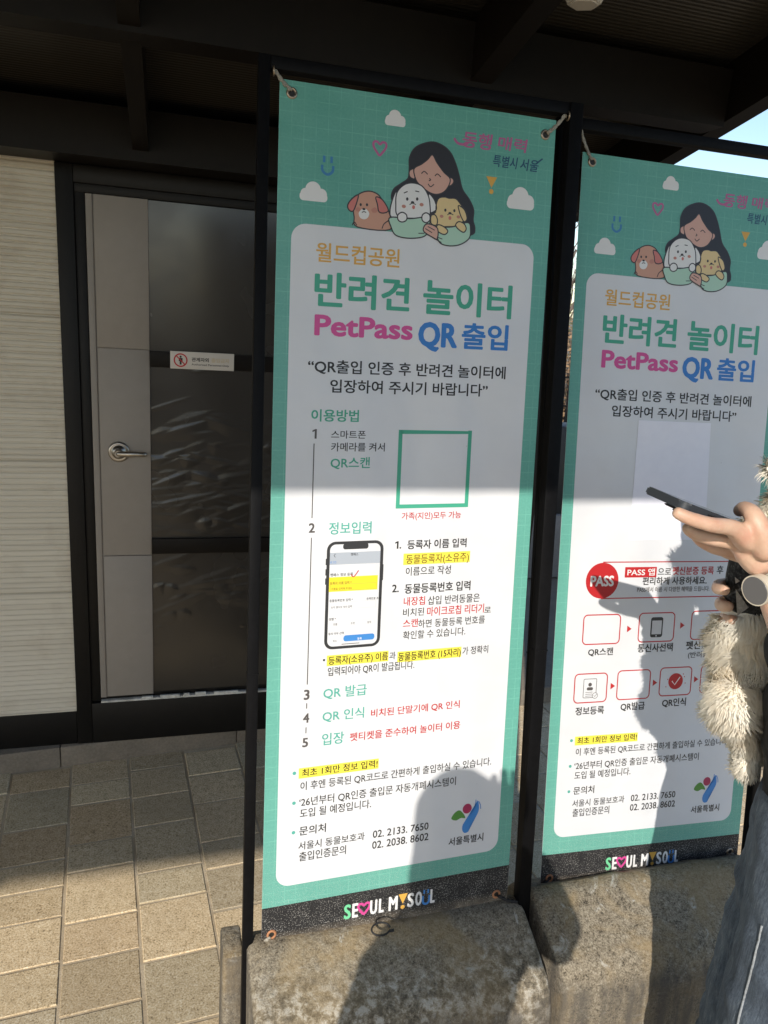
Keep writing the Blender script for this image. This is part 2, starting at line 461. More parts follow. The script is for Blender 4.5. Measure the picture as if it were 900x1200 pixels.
BOT = [
   ('최초 1회만 정보 입력!', 64.5, 307.9, 202.6, 321.9, 'black', 0.4, -0.1),
   ('이 후엔 등록된 QR코드로 간편하게 출입하실 수 있습니다.', 62.5, 282.8, 428.3, 298.5, 'black', 0.1, -8.6),
   ('‘26년부터 QR인증 출입문 자동개폐시스템이', 61.2, 252.8, 357.7, 269.2, 'black', 0.1, -5.7),
   ('도입 될 예정입니다.', 62.9, 231.9, 193.4, 248.2, 'black', 0.1, -1.4),
   ('문의처', 62.6, 198.6, 110.8, 215.2, 'black', 0.3, -3.9),
   ('서울시 동물보호과', 61.8, 171.6, 183.4, 186.6, 'black', 0.1, -6.0),
   ('출입인증문의', 63.6, 150.1, 149.3, 167.1, 'black', 0.1, -4.2),
   ('02. 2133. 7650', 198.8, 172.2, 307.1, 186.2, 'black', 0.2, -1.7),
   ('02. 2038. 8602', 198.3, 150.9, 308.1, 165.3, 'black', 0.2, -1.7),
   ('서울특별시', 349.2, 131.6, 421.0, 147.5, 'black', 0.6, -4.8),
]
MIDB = [
   ('PASS', 71.0, 636.6, 123.8, 657.9, 'white', 1.0, -0.7),
   ('PASS 앱', 152.9, 657.5, 216.2, 672.2, 'white', 0.7, 1.8),
   ('으로', 223.2, 657.4, 254.2, 673.4, 'black', 0.3, 1.3),
   ('펫신분증 등록', 257.4, 658.4, 356.1, 675.4, 'red', 0.8, 1.5),
   ('후', 362.9, 659.3, 379.3, 676.4, 'black', 0.5, 0.2),
   ('편리하게 사용하세요.', 189.2, 638.0, 341.0, 654.4, 'black', 0.7, 2.9),
   ('PASS에서 이용 시 다양한 혜택을 드립니다.', 178.1, 623.2, 349.0, 633.9, 'grey', 0.1, 3.7),
   ('QR스캔', 76.0, 493.6, 132.7, 509.6, 'black', 0.8, -0.3),
   ('통신사선택', 189.0, 496.8, 272.2, 514.6, 'black', 0.8, 1.2),
   ('펫신분증 등록', 303.4, 499.0, 418.1, 516.9, 'black', 0.8, 1.4),
   ('(반려동물등록)', 310.1, 480.8, 411.5, 493.7, 'black', 0.1, 0.8),
   ('정보등록', 55.5, 369.6, 121.2, 386.8, 'black', 0.8, 0.8),
   ('QR발급', 158.8, 373.8, 215.6, 390.9, 'black', 0.8, 0.2),
   ('QR인식', 256.6, 376.6, 314.6, 394.3, 'black', 0.8, 0.0),
   ('입장', 367.6, 378.6, 404.6, 395.7, 'black', 0.8, 0.0),
]
ART = {
  'hair': [[251.4, 1386.9], [271.1, 1384.4], [286.9, 1374.1], [297.0, 1357.6], [304.2, 1339.2], [311.6, 1318.0], [325.0, 1302.7], [333.8, 1286.8], [333.8, 1270.1], [337.8, 1256.4], [333.0, 1246.2], [297.3, 1238.9], [252.6, 1270.9], [204.3, 1277.3], [187.6, 1289.2], [189.8, 1305.5], [202.6, 1316.2], [214.0, 1325.5], [215.4, 1340.4], [215.4, 1359.2], [226.5, 1376.5]],
  'face': [[254.8, 1366.9], [263.6, 1355.2], [276.4, 1341.7], [287.6, 1333.3], [286.7, 1322.3], [278.1, 1310.4], [264.6, 1305.0], [250.8, 1307.7], [235.3, 1316.9], [227.4, 1325.6], [223.7, 1341.3], [236.7, 1350.3], [246.8, 1358.7]],
  'earl': [[224.0, 1340.8], [216.4, 1337.8], [216.2, 1329.8], [220.5, 1326.2], [225.9, 1326.8]],
  'earr': [[286.1, 1333.2], [292.2, 1333.8], [294.9, 1328.6], [291.2, 1322.7], [285.5, 1321.3]],
  'wear1': [[195.0, 1302.0], [186.4, 1281.0], [185.7, 1264.7], [191.7, 1261.2], [200.4, 1266.1]],
  'wear2': [[251.0, 1303.6], [260.4, 1297.7], [265.9, 1285.9], [264.4, 1278.9], [253.9, 1276.5]],
  'whead': [[221.8, 1318.8], [238.4, 1315.9], [249.5, 1303.4], [254.2, 1287.5], [252.8, 1268.2], [225.9, 1263.0], [199.0, 1264.6], [194.7, 1281.8], [195.9, 1300.8], [207.1, 1314.0]],
  'mint1': [[185.8, 1260.7], [219.9, 1261.9], [254.4, 1267.0], [252.2, 1248.9], [246.8, 1236.0], [221.4, 1230.6], [197.4, 1233.2], [187.9, 1246.0]],
  'paw1': [[206.1, 1270.7], [213.7, 1267.3], [214.1, 1259.2], [206.8, 1255.3], [199.8, 1257.9], [198.9, 1265.9]],
  'paw2': [[247.9, 1273.8], [254.5, 1270.6], [254.9, 1262.3], [248.7, 1257.9], [241.9, 1261.2], [241.5, 1269.4]],
  'yhead': [[269.5, 1299.4], [280.0, 1302.4], [287.8, 1301.2], [300.1, 1301.6], [309.9, 1292.9], [319.9, 1282.7], [322.2, 1269.0], [314.6, 1265.5], [308.7, 1258.0], [278.0, 1253.9], [265.9, 1250.1], [254.8, 1257.4], [255.7, 1271.2], [264.6, 1276.2], [265.4, 1288.6]],
  'yearr': [[305.4, 1291.1], [316.6, 1285.2], [322.1, 1271.8], [317.7, 1265.8], [312.7, 1270.9], [307.4, 1281.6]],
  'yearl': [[257.2, 1270.0], [264.2, 1272.0], [268.8, 1264.2], [267.1, 1255.7], [257.9, 1257.7]],
  'mint2': [[268.9, 1250.4], [296.4, 1255.6], [324.0, 1265.0], [329.4, 1252.9], [327.1, 1238.6], [310.4, 1227.4], [288.8, 1224.2], [273.1, 1229.9]],
  'ypaw1': [[270.1, 1256.6], [281.0, 1254.2], [288.2, 1247.9], [283.2, 1241.9], [273.9, 1243.9], [267.5, 1248.9]],
  'ypaw2': [[306.8, 1264.8], [316.3, 1262.9], [321.4, 1255.0], [317.1, 1248.4], [307.5, 1252.4], [301.8, 1258.8]],
  'hand': [[247.4, 1254.5], [256.4, 1256.2], [269.5, 1250.4], [269.8, 1233.8], [260.5, 1235.8], [244.9, 1244.1]],
  'bbody': [[147.9, 1298.6], [164.0, 1294.9], [174.7, 1282.5], [184.0, 1268.6], [186.6, 1241.8], [131.4, 1241.0], [125.1, 1256.4], [123.6, 1274.9], [131.0, 1291.5]],
  'bearl': [[131.0, 1290.2], [121.2, 1284.7], [113.9, 1274.0], [116.2, 1266.2], [123.9, 1266.2]],
  'bearr': [[160.4, 1290.5], [171.5, 1287.6], [182.4, 1272.5], [175.3, 1267.0], [166.5, 1268.3], [163.7, 1278.8]],
  'bmuz': [[141.2, 1271.3], [149.8, 1265.4], [148.1, 1257.2], [141.8, 1254.0], [135.1, 1256.0], [132.8, 1263.8]],
  'bcheek': [[159.0, 1274.3], [164.1, 1270.8], [162.2, 1266.6], [156.4, 1266.0], [153.4, 1269.8]],
  'chk': [[204.2, 1280.0], [208.5, 1283.1], [213.1, 1281.4], [209.6, 1277.8], [239.6, 1289.4], [243.7, 1287.0], [239.9, 1283.4], [236.2, 1285.8]],
  'eyel': [[236.8, 1335.2], [241.7, 1339.3], [247.9, 1335.3]],
  'eyer': [[260.7, 1334.0], [265.1, 1337.7], [271.4, 1333.5]],
  'nose': [[251.2, 1329.4], [253.5, 1327.0], [250.5, 1325.3]],
  'mouth': [[249.3, 1320.3], [254.0, 1316.2], [259.8, 1320.8]],
  'browl': [[207.7, 1301.4], [214.1, 1304.5]],
  'browr': [[227.4, 1306.6], [234.3, 1306.0]],
  'wm1': [[218.3, 1284.1], [223.5, 1286.7], [229.6, 1285.1]],
  'ym1': [[286.1, 1274.0], [290.6, 1276.7], [296.9, 1275.0]],
  'fing1': [[247.7, 1248.5], [260.1, 1242.7]],
  'fing2': [[252.0, 1252.2], [264.5, 1247.2]],
  'fing3': [[236.0, 1239.8], [246.5, 1240.7]],
  'fing4': [[269.0, 1236.5], [279.0, 1234.0]],
  'fing5': [[268.3, 1232.3], [277.8, 1228.4]],
  'bm': [[137.7, 1264.3], [141.1, 1265.9], [144.9, 1264.9]],
  'btail': [[172.8, 1241.9], [176.0, 1249.8], [184.5, 1256.5]],
  'bfoot': [[122.2, 1242.8], [125.4, 1248.5], [129.9, 1243.5]],
  'we': [[214.0, 1292.6], [231.3, 1294.3], [223.5, 1288.1], [225.6, 1280.7]],
  'be': [[135.3, 1276.3], [145.9, 1277.1], [140.9, 1269.9]],
  'ye': [[282.1, 1281.4], [298.4, 1282.1], [290.6, 1277.2], [291.0, 1269.5]],
  'yc': [[275.9, 1270.9], [306.4, 1272.6]],
  'wc': [[208.6, 1280.4], [239.5, 1286.1]],
}
SIGN_TXT = [('관계자외', 'ink_black', .9), ('출입금지', 'ink_faded', .9), ('Authorized Personnel Only', 'ink_black', .1)]

# ------------------------------------------------------------------ lettering: outlines of every line of writing, read once
def read_texts(rows):
    """string -> 2-D vertices and faces of its filled outline, font size 1; all lines are read as one text, three sizes apart"""
    rows = sorted(set(rows)); pitch = 3.0
    cu = bpy.data.curves.new('lettering', 'FONT'); cu.body = '\n'.join(rows); cu.size = 1.0; cu.resolution_u = 3
    cu.space_line = pitch
    o = bpy.data.objects.new('lettering', cu); link(o)
    bpy.context.view_layer.update()
    dg = bpy.context.evaluated_depsgraph_get()
    me = bpy.data.meshes.new_from_object(o.evaluated_get(dg)); co = [(v_.co.x, v_.co.y) for v_ in me.vertices]
    acc = [([], [], {}) for _ in rows]
    for p in me.polygons:
        ym = sum(co[i][1] for i in p.vertices) / len(p.vertices)
        k = min(len(rows) - 1, max(0, int(round((0.35 - ym) / pitch))))
        vs, fs, ids = acc[k]; f_ = []
        for i in p.vertices:
            if i not in ids: ids[i] = len(vs); vs.append((co[i][0], co[i][1] + k * pitch))
            f_.append(ids[i])
        fs.append(tuple(f_))
    bpy.data.meshes.remove(me); bpy.data.objects.remove(o); bpy.data.curves.remove(cu)
    return {s_: (vs, fs) for s_, (vs, fs, ids) in zip(rows, acc)}


SEOUL = [('S', 'lime', 149.5, 163), ('E', 'white', 165, 176.5), ('U', 'white', 199, 213), ('L', 'white', 216, 226),
         ('M', 'white', 235, 253), ('S', 'white', 272, 285), ('O', 'white', 287.5, 301), ('L', 'white', 317.5, 327)]
SCREEN = [('펫패스', 139, 700, 6, 'black', .2), ('로그인', 103, 687.5, 5, 'azure', .2), ('펫패스 정보 등록', 104, 665.5, 7, 'black', .3),
          ('등록자 이름 입력 *', 104, 651, 6, 'brown', .3), ('이름을 입력해 주세요', 107, 641, 5, 'brown', .1), ('동물등록번호 입력 *', 104, 620.5, 6, 'black', .2), ('등록번호 조회', 170, 620.5, 5.5, 'black', .2),
          ('숫자 열다섯 자리 입력', 107, 608.5, 5, 'grey', .1), ('성별 *', 104, 588, 6, 'black', .2), ('모름', 112, 578.5, 5, 'grey', .1), ('수컷', 143, 578.5, 5, 'grey', .1), ('암컷', 173, 578.5, 5, 'grey', .1),
          ('동의 여부 선택', 104, 562, 5.5, 'black', .1), ('취소', 112, 549, 5, 'grey', .1), ('등록', 156, 550, 5.5, 'white', .5)]
KEYS = ['한', 'H'] + [r_[0] for rows in (TOP, LOGO, MIDA, BOT, MIDB, SEOUL, SCREEN, SIGN_TXT) for r_ in rows]
TXT = read_texts(KEYS)


def bounds(vs):
    xs = [a for a, b in vs]; ys = [b for a, b in vs]
    return min(xs), min(ys), max(xs), max(ys)


HB = bounds(TXT['한'][0]); CB = bounds(TXT['H'][0])
ONE = ([(.20, 0), (.36, 0), (.36, .73), (.24, .73), (.02, .63), (.02, .50), (.20, .57)], [(0, 1, 2, 3, 6), (3, 4, 5, 6)])   # a figure one with its flag


def fit_text(s_, w, u0, v0, u1, v1):
    """outline of s_ scaled into a rectangle, and the pen growth for its weight"""
    if s_ == '1': 
        k = (v1 - v0) / .73; return [((x - .19) * k + (u0 + u1) / 2, y * k + v0) for x, y in ONE[0]], ONE[1], 0.0
    vs, fs = TXT[s_]; b = bounds(vs)
    hangul = any('가' <= ch <= '힣' for ch in s_)
    ref = HB if hangul else CB
    sy = (v1 - v0) / (ref[3] - ref[1]); pen = .030 * (w + (.28 if w < .5 else .1)) * sy
    u0 += pen; u1 -= pen; v0 += pen * .7; v1 -= pen * .7
    sx = (u1 - u0) / max(1e-6, b[2] - b[0]); sy = (v1 - v0) / (ref[3] - ref[1])
    return [((x - b[0]) * sx + u0, (y - ref[1]) * sy + v0) for x, y in vs], fs, pen


# ------------------------------------------------------------------ printed banners
def solve(A, b):
    n = len(b); Mx = [row[:] + [b[i]] for i, row in enumerate(A)]
    for i in range(n):
        p = max(range(i, n), key=lambda r_: abs(Mx[r_][i])); Mx[i], Mx[p] = Mx[p], Mx[i]
        for j in range(n):
            if j != i:
                k = Mx[j][i] / Mx[i][i]
                if k: Mx[j] = [x - k * y for x, y in zip(Mx[j], Mx[i])]
    return [Mx[i][n] / Mx[i][i] for i in range(n)]


class Sheet:
    """millimetres of the printed sheet -> place on the hanging sheet (its four corners as they hang)"""
    W, H = 480.0, 1450.0

    def __init__(self, corners):
        tl, tr, br, bl = [Vector(c_) for c_ in corners]
        self.o = bl; self.e1 = (br - bl).normalized()
        n = (br - bl).cross(tl - bl).normalized(); self.n = n            # towards the viewer
        self.e2 = n.cross(self.e1)
        src = [(0, self.H), (self.W, self.H), (self.W, 0), (0, 0)]
        dst = [((c_ - bl).dot(self.e1), (c_ - bl).dot(self.e2)) for c_ in (tl, tr, br, bl)]
        A = []; b = []
        for (x, y), (X, Y) in zip(src, dst):
            A.append([x, y, 1, 0, 0, 0, -X * x, -X * y]); b.append(X)
            A.append([0, 0, 0, x, y, 1, -Y * x, -Y * y]); b.append(Y)
        self.h = solve(A, b)
        self.sag = 0.0

    def __call__(self, p, d=0.0):
        x, y = p[0], p[1]; h = self.h; w = h[6] * x + h[7] * y + 1
        X = (h[0] * x + h[1] * y + h[2]) / w; Y = (h[3] * x + h[4] * y + h[5]) / w
        return self.o + self.e1 * X + self.e2 * Y + self.n * d


class Print:
    """flat printing collected for one part of a banner"""
    def __init__(self, sheet): self.s = sheet; self.v = []; self.f = []; self.mi = []; self.mats = []

    def m(self, name):
        if name not in self.mats: self.mats.append(name)
        return self.mats.index(name)

    def raw(self, vs, fs, ink, layer):
        k = len(self.v); mi = self.m(ink)
        self.v += [self.s(p, layer * 0.00016) for p in vs]
        for f_ in fs: self.f.append(tuple(i + k for i in f_)); self.mi.append(mi)

    def poly(self, pts, ink, layer):
        b2 = bmesh.new(); vs = [b2.verts.new((p[0], p[1], 0)) for p in pts]
        try:
            f_ = b2.faces.new(vs); bmesh.ops.triangulate(b2, faces=[f_], ngon_method='EAR_CLIP')
        except ValueError: pass
        b2.verts.index_update()
        out = []
        for f_ in b2.faces:
            ids = [v_.index for v_ in f_.verts]
            out.append(ids if f_.normal.z >= 0 else ids[::-1])
        b2.free(); self.raw(pts, out, ink, layer)

    def text(self, s_, w, u0, v0, u1, v1, ink, layer, shear=0.0):
        vs, fs, pen = fit_text(s_, w, u0, v0, u1, v1)
        if shear: vs = [(x + (y - v0) * shear, y) for x, y in vs]
        self.raw(vs, fs, ink, layer)
        if pen > .05:
            n = 8 if pen > .9 else 4
            for k in range(n):
                a = 2 * math.pi * (k + .5) / n; self.raw([(x + pen * math.cos(a), y + pen * .8 * math.sin(a)) for x, y in vs], fs, ink, layer + .06 * (k + 1))

    def line(self, pts, width, ink, layer, closed=False):
        pts = [Vector((p[0], p[1])) for p in pts]; n = len(pts); L = []; Rr = []
        for i, p in enumerate(pts):
            a = pts[(i - 1) % n] if (closed or i > 0) else p; b = pts[(i + 1) % n] if (closed or i < n - 1) else p
            d = (b - a)
            d = d.normalized() if d.length else Vector((1, 0)); nn = Vector((-d.y, d.x)) * width / 2
            L.append(p + nn); Rr.append(p - nn)
        vs = L + Rr; fs = []
        for i in range(n if closed else n - 1):
            j = (i + 1) % n; fs.append((n + i, n + j, j, i))
        self.raw([(v_.x, v_.y) for v_ in vs], fs, ink, layer)

    def disc(self, c, rx, ink, layer, ry=None, n=28):
        ry = ry or rx
        self.poly([(c[0] + rx * math.cos(2 * math.pi * k / n), c[1] + ry * math.sin(2 * math.pi * k / n)) for k in range(n)], ink, layer)

    def build(self, name, parent):
        me = bpy.data.meshes.new(name); me.from_pydata([tuple(v_) for v_ in self.v], [], self.f)
        me.polygons.foreach_set('material_index', self.mi); me.update()
        return put(name, me, [M[('ink_' + k) if ('ink_' + k) in M else k] for k in self.mats], parent)


def rrect(x0, y0, x1, y1, r, n=6):
    out = []
    for cx, cy, a0 in ((x1 - r, y1 - r, 0), (x0 + r, y1 - r, 90), (x0 + r, y0 + r, 180), (x1 - r, y0 + r, 270)):
        for k in range(n + 1):
            a = R(a0 + 90 * k / n); out.append((cx + r * math.cos(a), cy + r * math.sin(a)))
    return out


def sm(pts, closed=True, n=5):
    return [(p.x, p.y) for p in smooth_path([(a, b, 0) for a, b in pts], closed, n)]


def sheet_mesh(sh, parent, strip_v):
    """the vinyl itself: printed front, plain back, one millimetre thick"""
    nu, rows = 16, [0, strip_v / 2, strip_v] + [strip_v + (sh.H - strip_v) * k / 40 for k in range(1, 41)]
    bm = bmesh.new(); uvl = bm.loops.layers.uv.new('mm'); F = []; B = []
    for v_ in rows:
        F.append([bm.verts.new(sh((sh.W * k / nu, v_))) for k in range(nu + 1)])
        B.append([bm.verts.new(sh((sh.W * k / nu, v_), -0.001)) for k in range(nu + 1)])
    for j in range(len(rows) - 1):
        for k in range(nu):
            f_ = bm.faces.new((F[j][k], F[j][k + 1], F[j + 1][k + 1], F[j + 1][k])); f_.material_index = 1 if j < 2 else 0
            for lp, (a, b) in zip(f_.loops, ((k, j), (k + 1, j), (k + 1, j + 1), (k, j + 1))): lp[uvl].uv = (sh.W * a / nu, rows[b])
            f_ = bm.faces.new((B[j + 1][k], B[j + 1][k + 1], B[j][k + 1], B[j][k])); f_.material_index = 2
    per = [(0, k) for k in range(nu + 1)] + [(j, nu) for j in range(1, len(rows))] + [(len(rows) - 1, k) for k in range(nu - 1, -1, -1)] + [(j, 0) for j in range(len(rows) - 2, 0, -1)]
    for i in range(len(per)):
        (j0, k0), (j1, k1) = per[i], per[(i + 1) % len(per)]
        f_ = bm.faces.new((F[j1][k1], F[j0][k0], B[j0][k0], B[j1][k1])); f_.material_index = 2
    me = bpy.data.meshes.new('sheet'); bm.to_mesh(me); bm.free()
    return put('sheet', me, [M['banner'], M['strip'], M['panel']], parent)


def ring(name, sh, uv_, parent, m_, r0=9.0, r1=4.6):
    bm = bmesh.new(); n = 20; prof = [(r1, 0.0004), (r1 + .8, 0.0018), ((r0 + r1) / 2, 0.0024), (r0 - .8, 0.0016), (r0, 0.0003)]
    rg = [[bm.verts.new(sh((uv_[0] + r_ * math.cos(2 * math.pi * k / n), uv_[1] + r_ * math.sin(2 * math.pi * k / n)), d)) for k in range(n)] for r_, d in prof]
    for i in range(len(prof) - 1):
        for k in range(n): bm.faces.new((rg[i][k], rg[i][(k + 1) % n], rg[i + 1][(k + 1) % n], rg[i + 1][k]))
    o = obj(name, bm, M[m_], parent, 180)
    bm = bmesh.new(); vs = [bm.verts.new(sh((uv_[0] + r1 * 1.05 * math.cos(2 * math.pi * k / n), uv_[1] + r1 * 1.05 * math.sin(2 * math.pi * k / n)), 0.0003)) for k in range(n)]
    bm.faces.new(vs)
    hole = obj('eyelet_hole', bm, M['handle_dark'], o)
    return o


def art(pr):
    """the drawing across the head of the sheet: a woman hugging dogs, clouds and small marks"""
    A = ART; Lw = 2.0
    def shape(key, ink, layer, outline=True):
        p = sm(A[key]); pr.poly(p, ink, layer)
        if outline: pr.line(p, Lw, 'line', layer + .5, True)
    def stroke(key, layer, w=1.6, ink='line'): pr.line(sm(A[key], False), w, ink, layer)
    # brown dog behind the panel's upper edge
    body = [p for p in sm(A['bbody'])]
    pr.poly(body, 'tan', 1); pr.line(body, Lw, 'line', 1.5, True)
    shape('bearl', 'rosy', 2); shape('bearr', 'rosy', 2); shape('bmuz', 'white', 2, False); shape('bcheek', 'cheek', 2, False)
    pr.disc((131, 1268.5), 4, 'cheek', 2, 3.4)
    for c_ in A['be'][:2]: pr.disc(c_, 1.9, 'line', 3, 2.3)
    pr.disc(A['be'][2], 2.6, 'line', 3, 1.8); stroke('bm', 3, 1.4)
    stroke('btail', 3); stroke('bfoot', 3)
    # woman
    shape('hair', 'hair', 3); shape('earl', 'skin', 4); shape('earr', 'skin', 4); shape('face', 'skin', 5)
    for k in ('eyel', 'eyer', 'nose', 'mouth'): stroke(k, 6.5)
    # white dog in a mint bundle
    shape('wear1', 'white', 6); shape('wear2', 'white', 6)
    shape('whead', 'white', 7); shape('mint1', 'mint', 8); shape('paw1', 'white', 9); shape('paw2', 'white', 9)
    for c_ in A['we'][:2]: pr.disc(c_, 2.1, 'line', 8, 2.7)
    pr.disc(A['we'][2], 3.0, 'line', 8, 2.1); pr.disc(A['we'][3], 2.6, 'rosy', 8, 3.2); stroke('wm1', 8.5, 1.4); stroke('browl', 8.5); stroke('browr', 8.5)
    for c_ in A['wc']: pr.disc(c_, 3.6, 'cheek', 8, 2.7)
    # cream dog in a mint bundle
    shape('yhead', 'cream', 6); shape('yearr', 'cream', 7); shape('yearl', 'cream', 7); shape('mint2', 'mint', 8)
    shape('ypaw1', 'cream', 9); shape('ypaw2', 'cream', 9); shape('hand', 'skin', 10)
    for k in ('fing1', 'fing2', 'fing3', 'fing4', 'fing5'): stroke(k, 11, 1.4)
    for c_ in A['ye'][:2]: pr.disc(c_, 2.0, 'line', 7.5, 2.5)
    pr.disc(A['ye'][2], 2.8, 'line', 7.5, 1.9); pr.disc(A['ye'][3], 2.6, 'rosy', 7.5, 3.2); stroke('ym1', 8.5, 1.4)
    for c_ in A['yc']: pr.disc(c_, 3.4, 'cheek', 7.5, 2.5)


def marks(sh, root):
    for x0, y0, x1, y1 in ((171, 1404, 206, 1429), (35, 1274, 80, 1304), (395, 1296, 447, 1333)):
        w, h = x1 - x0, y1 - y0; pr = Print(sh)
        pr.poly(rrect(x0, y0, x1, y0 + h * .45, h * .2), 'white', 1)
        pr.disc((x0 + w * .48, y0 + h * .58), h * .42, 'white', 1.2); pr.disc((x0 + w * .22, y0 + h * .36), h * .28, 'white', 1.4); pr.disc((x0 + w * .78, y0 + h * .38), h * .30, 'white', 1.6)
        pr.build('cloud_print', root)
    hrt = lambda cx, cy, s_: sm([(cx, cy + 5 * s_), (cx + 4.5 * s_, cy + 8.5 * s_), (cx + 10 * s_, cy + 7.5 * s_), (cx + 10.5 * s_, cy + 1 * s_), (cx + 5 * s_, cy - 7 * s_), (cx, cy - 12 * s_), (cx - 5 * s_, cy - 7 * s_), (cx - 10.5 * s_, cy + 1 * s_), (cx - 10 * s_, cy + 7.5 * s_), (cx - 4.5 * s_, cy + 8.5 * s_)])
    pr = Print(sh); pr.line(hrt(164, 1368, 1.0), 3.6, 'soft_pink', 1, True); pr.build('heart_print', root)
    pr = Print(sh)
    for dx in (0, 12): pr.line([(73 + dx, 1345), (73 + dx, 1335)], 4, 'soft_blue', 1)
    pr.line(sm([(70, 1331), (71, 1322), (79, 1317), (87, 1322), (88, 1331)], False), 4, 'soft_blue', 1)
    pr.build('smile_print', root)
    pr = Print(sh); pr.poly([(354, 1344), (374, 1344), (364.5, 1326)], 'orange', 1); pr.disc((364.5, 1320), 4.2, 'orange', 1); pr.build('exclamation_print', root)
    pr = Print(sh)
    pr.line(sm([(292, 1398), (299, 1391), (309, 1390), (318, 1393)], False), 4, 'soft_pink', 1)
    for s_, u0, v0, u1, v1, ink, w, _ in LOGO: pr.text(s_, w * .8, u0, v0, u1, v1, 'soft_pink' if ink == 'pink' else ink, 2, 0.12)
    pr.line(sm([(446, 1374), (452, 1379), (458, 1384)], False), 2.6, 'navy', 1)
    pr.build('script_lettering', root)
    pr = Print(sh)                                  # city slogan on the black strip
    for s_, ink, u0, u1 in SEOUL: pr.text(s_, 0.9, u0, 21.5, u1, 49.5, ink, 2)
    pr.line(hrt(187.5, 37.5, 1.0), 4.6, 'pink', 2, True)
    pr.poly([(254, 51), (272, 51), (263, 31)], 'orange', 2); pr.disc((263, 24.5), 4.0, 'orange', 2)
    for dx in (0, 8): pr.line([(305 + dx, 51), (305 + dx, 43)], 3.4, 'azure', 2)
    pr.line(sm([(302.5, 39), (303.5, 26), (309, 22), (315, 26), (316, 39)], False), 4.4, 'azure', 2)
    pr.build('slogan_lettering', root)


def emblem(pr):
    pr.disc((384, 201.5), 9.3, 'wine', 2, 9.8)
    pr.poly(sm([(352.5, 186), (358, 196), (368, 200.5), (377, 192), (381, 183), (372, 184.5), (362, 181)]), 'green', 2)
    pr.poly(sm([(376, 160), (381, 153), (389, 155), (391, 166), (398, 177), (406, 188), (408.5, 200), (405, 215), (402, 204), (395, 192), (385, 181), (377, 171)]), 'azure', 2)
    pr.line(sm([(412, 197), (411, 205), (407, 213)], False), 1.6, 'azure', 2); pr.line(sm([(399, 204), (401, 212), (401, 217)], False), 1.6, 'azure', 2)


def shared(sh, root):
    sheet_mesh(sh, root, 71.0)
    pp = Print(sh); pp.poly(rrect(23.3, 107, 452.5, 1238.5, 24, 8), 'panel', 1); pp.build('white_panel', root)
    p = Print(sh); art(p); p.build('cartoon_print', root)
    marks(sh, root)
    p = Print(sh)
    for s_, u0, v0, u1, v1, ink, w, _ in TOP: p.text(s_, w, u0, v0, u1, v1, ink, 3)
    p.poly([(335, 1188), (341, 1188), (341, 1188.1), (335, 1188.1)], 'panel', 2)
    p.build('title_lettering', root)
    p = Print(sh)
    p.poly([(59, 305), (204.5, 305), (204.5, 324), (59, 324)], 'highlight', 2)
    for s_, u0, v0, u1, v1, ink, w, _ in BOT: p.text(s_, w, u0, v0, u1, v1, ink, 3)
    for c_ in ((51.2, 316.2), (51.9, 261), (52.4, 206)): p.disc(c_, 3.2, 'aqua', 3)
    p.line([(186, 285), (224, 285)], .9, 'black', 3)
    p.build('contact_lettering', root)
    p = Print(sh); emblem(p); p.build('city_emblem', root)


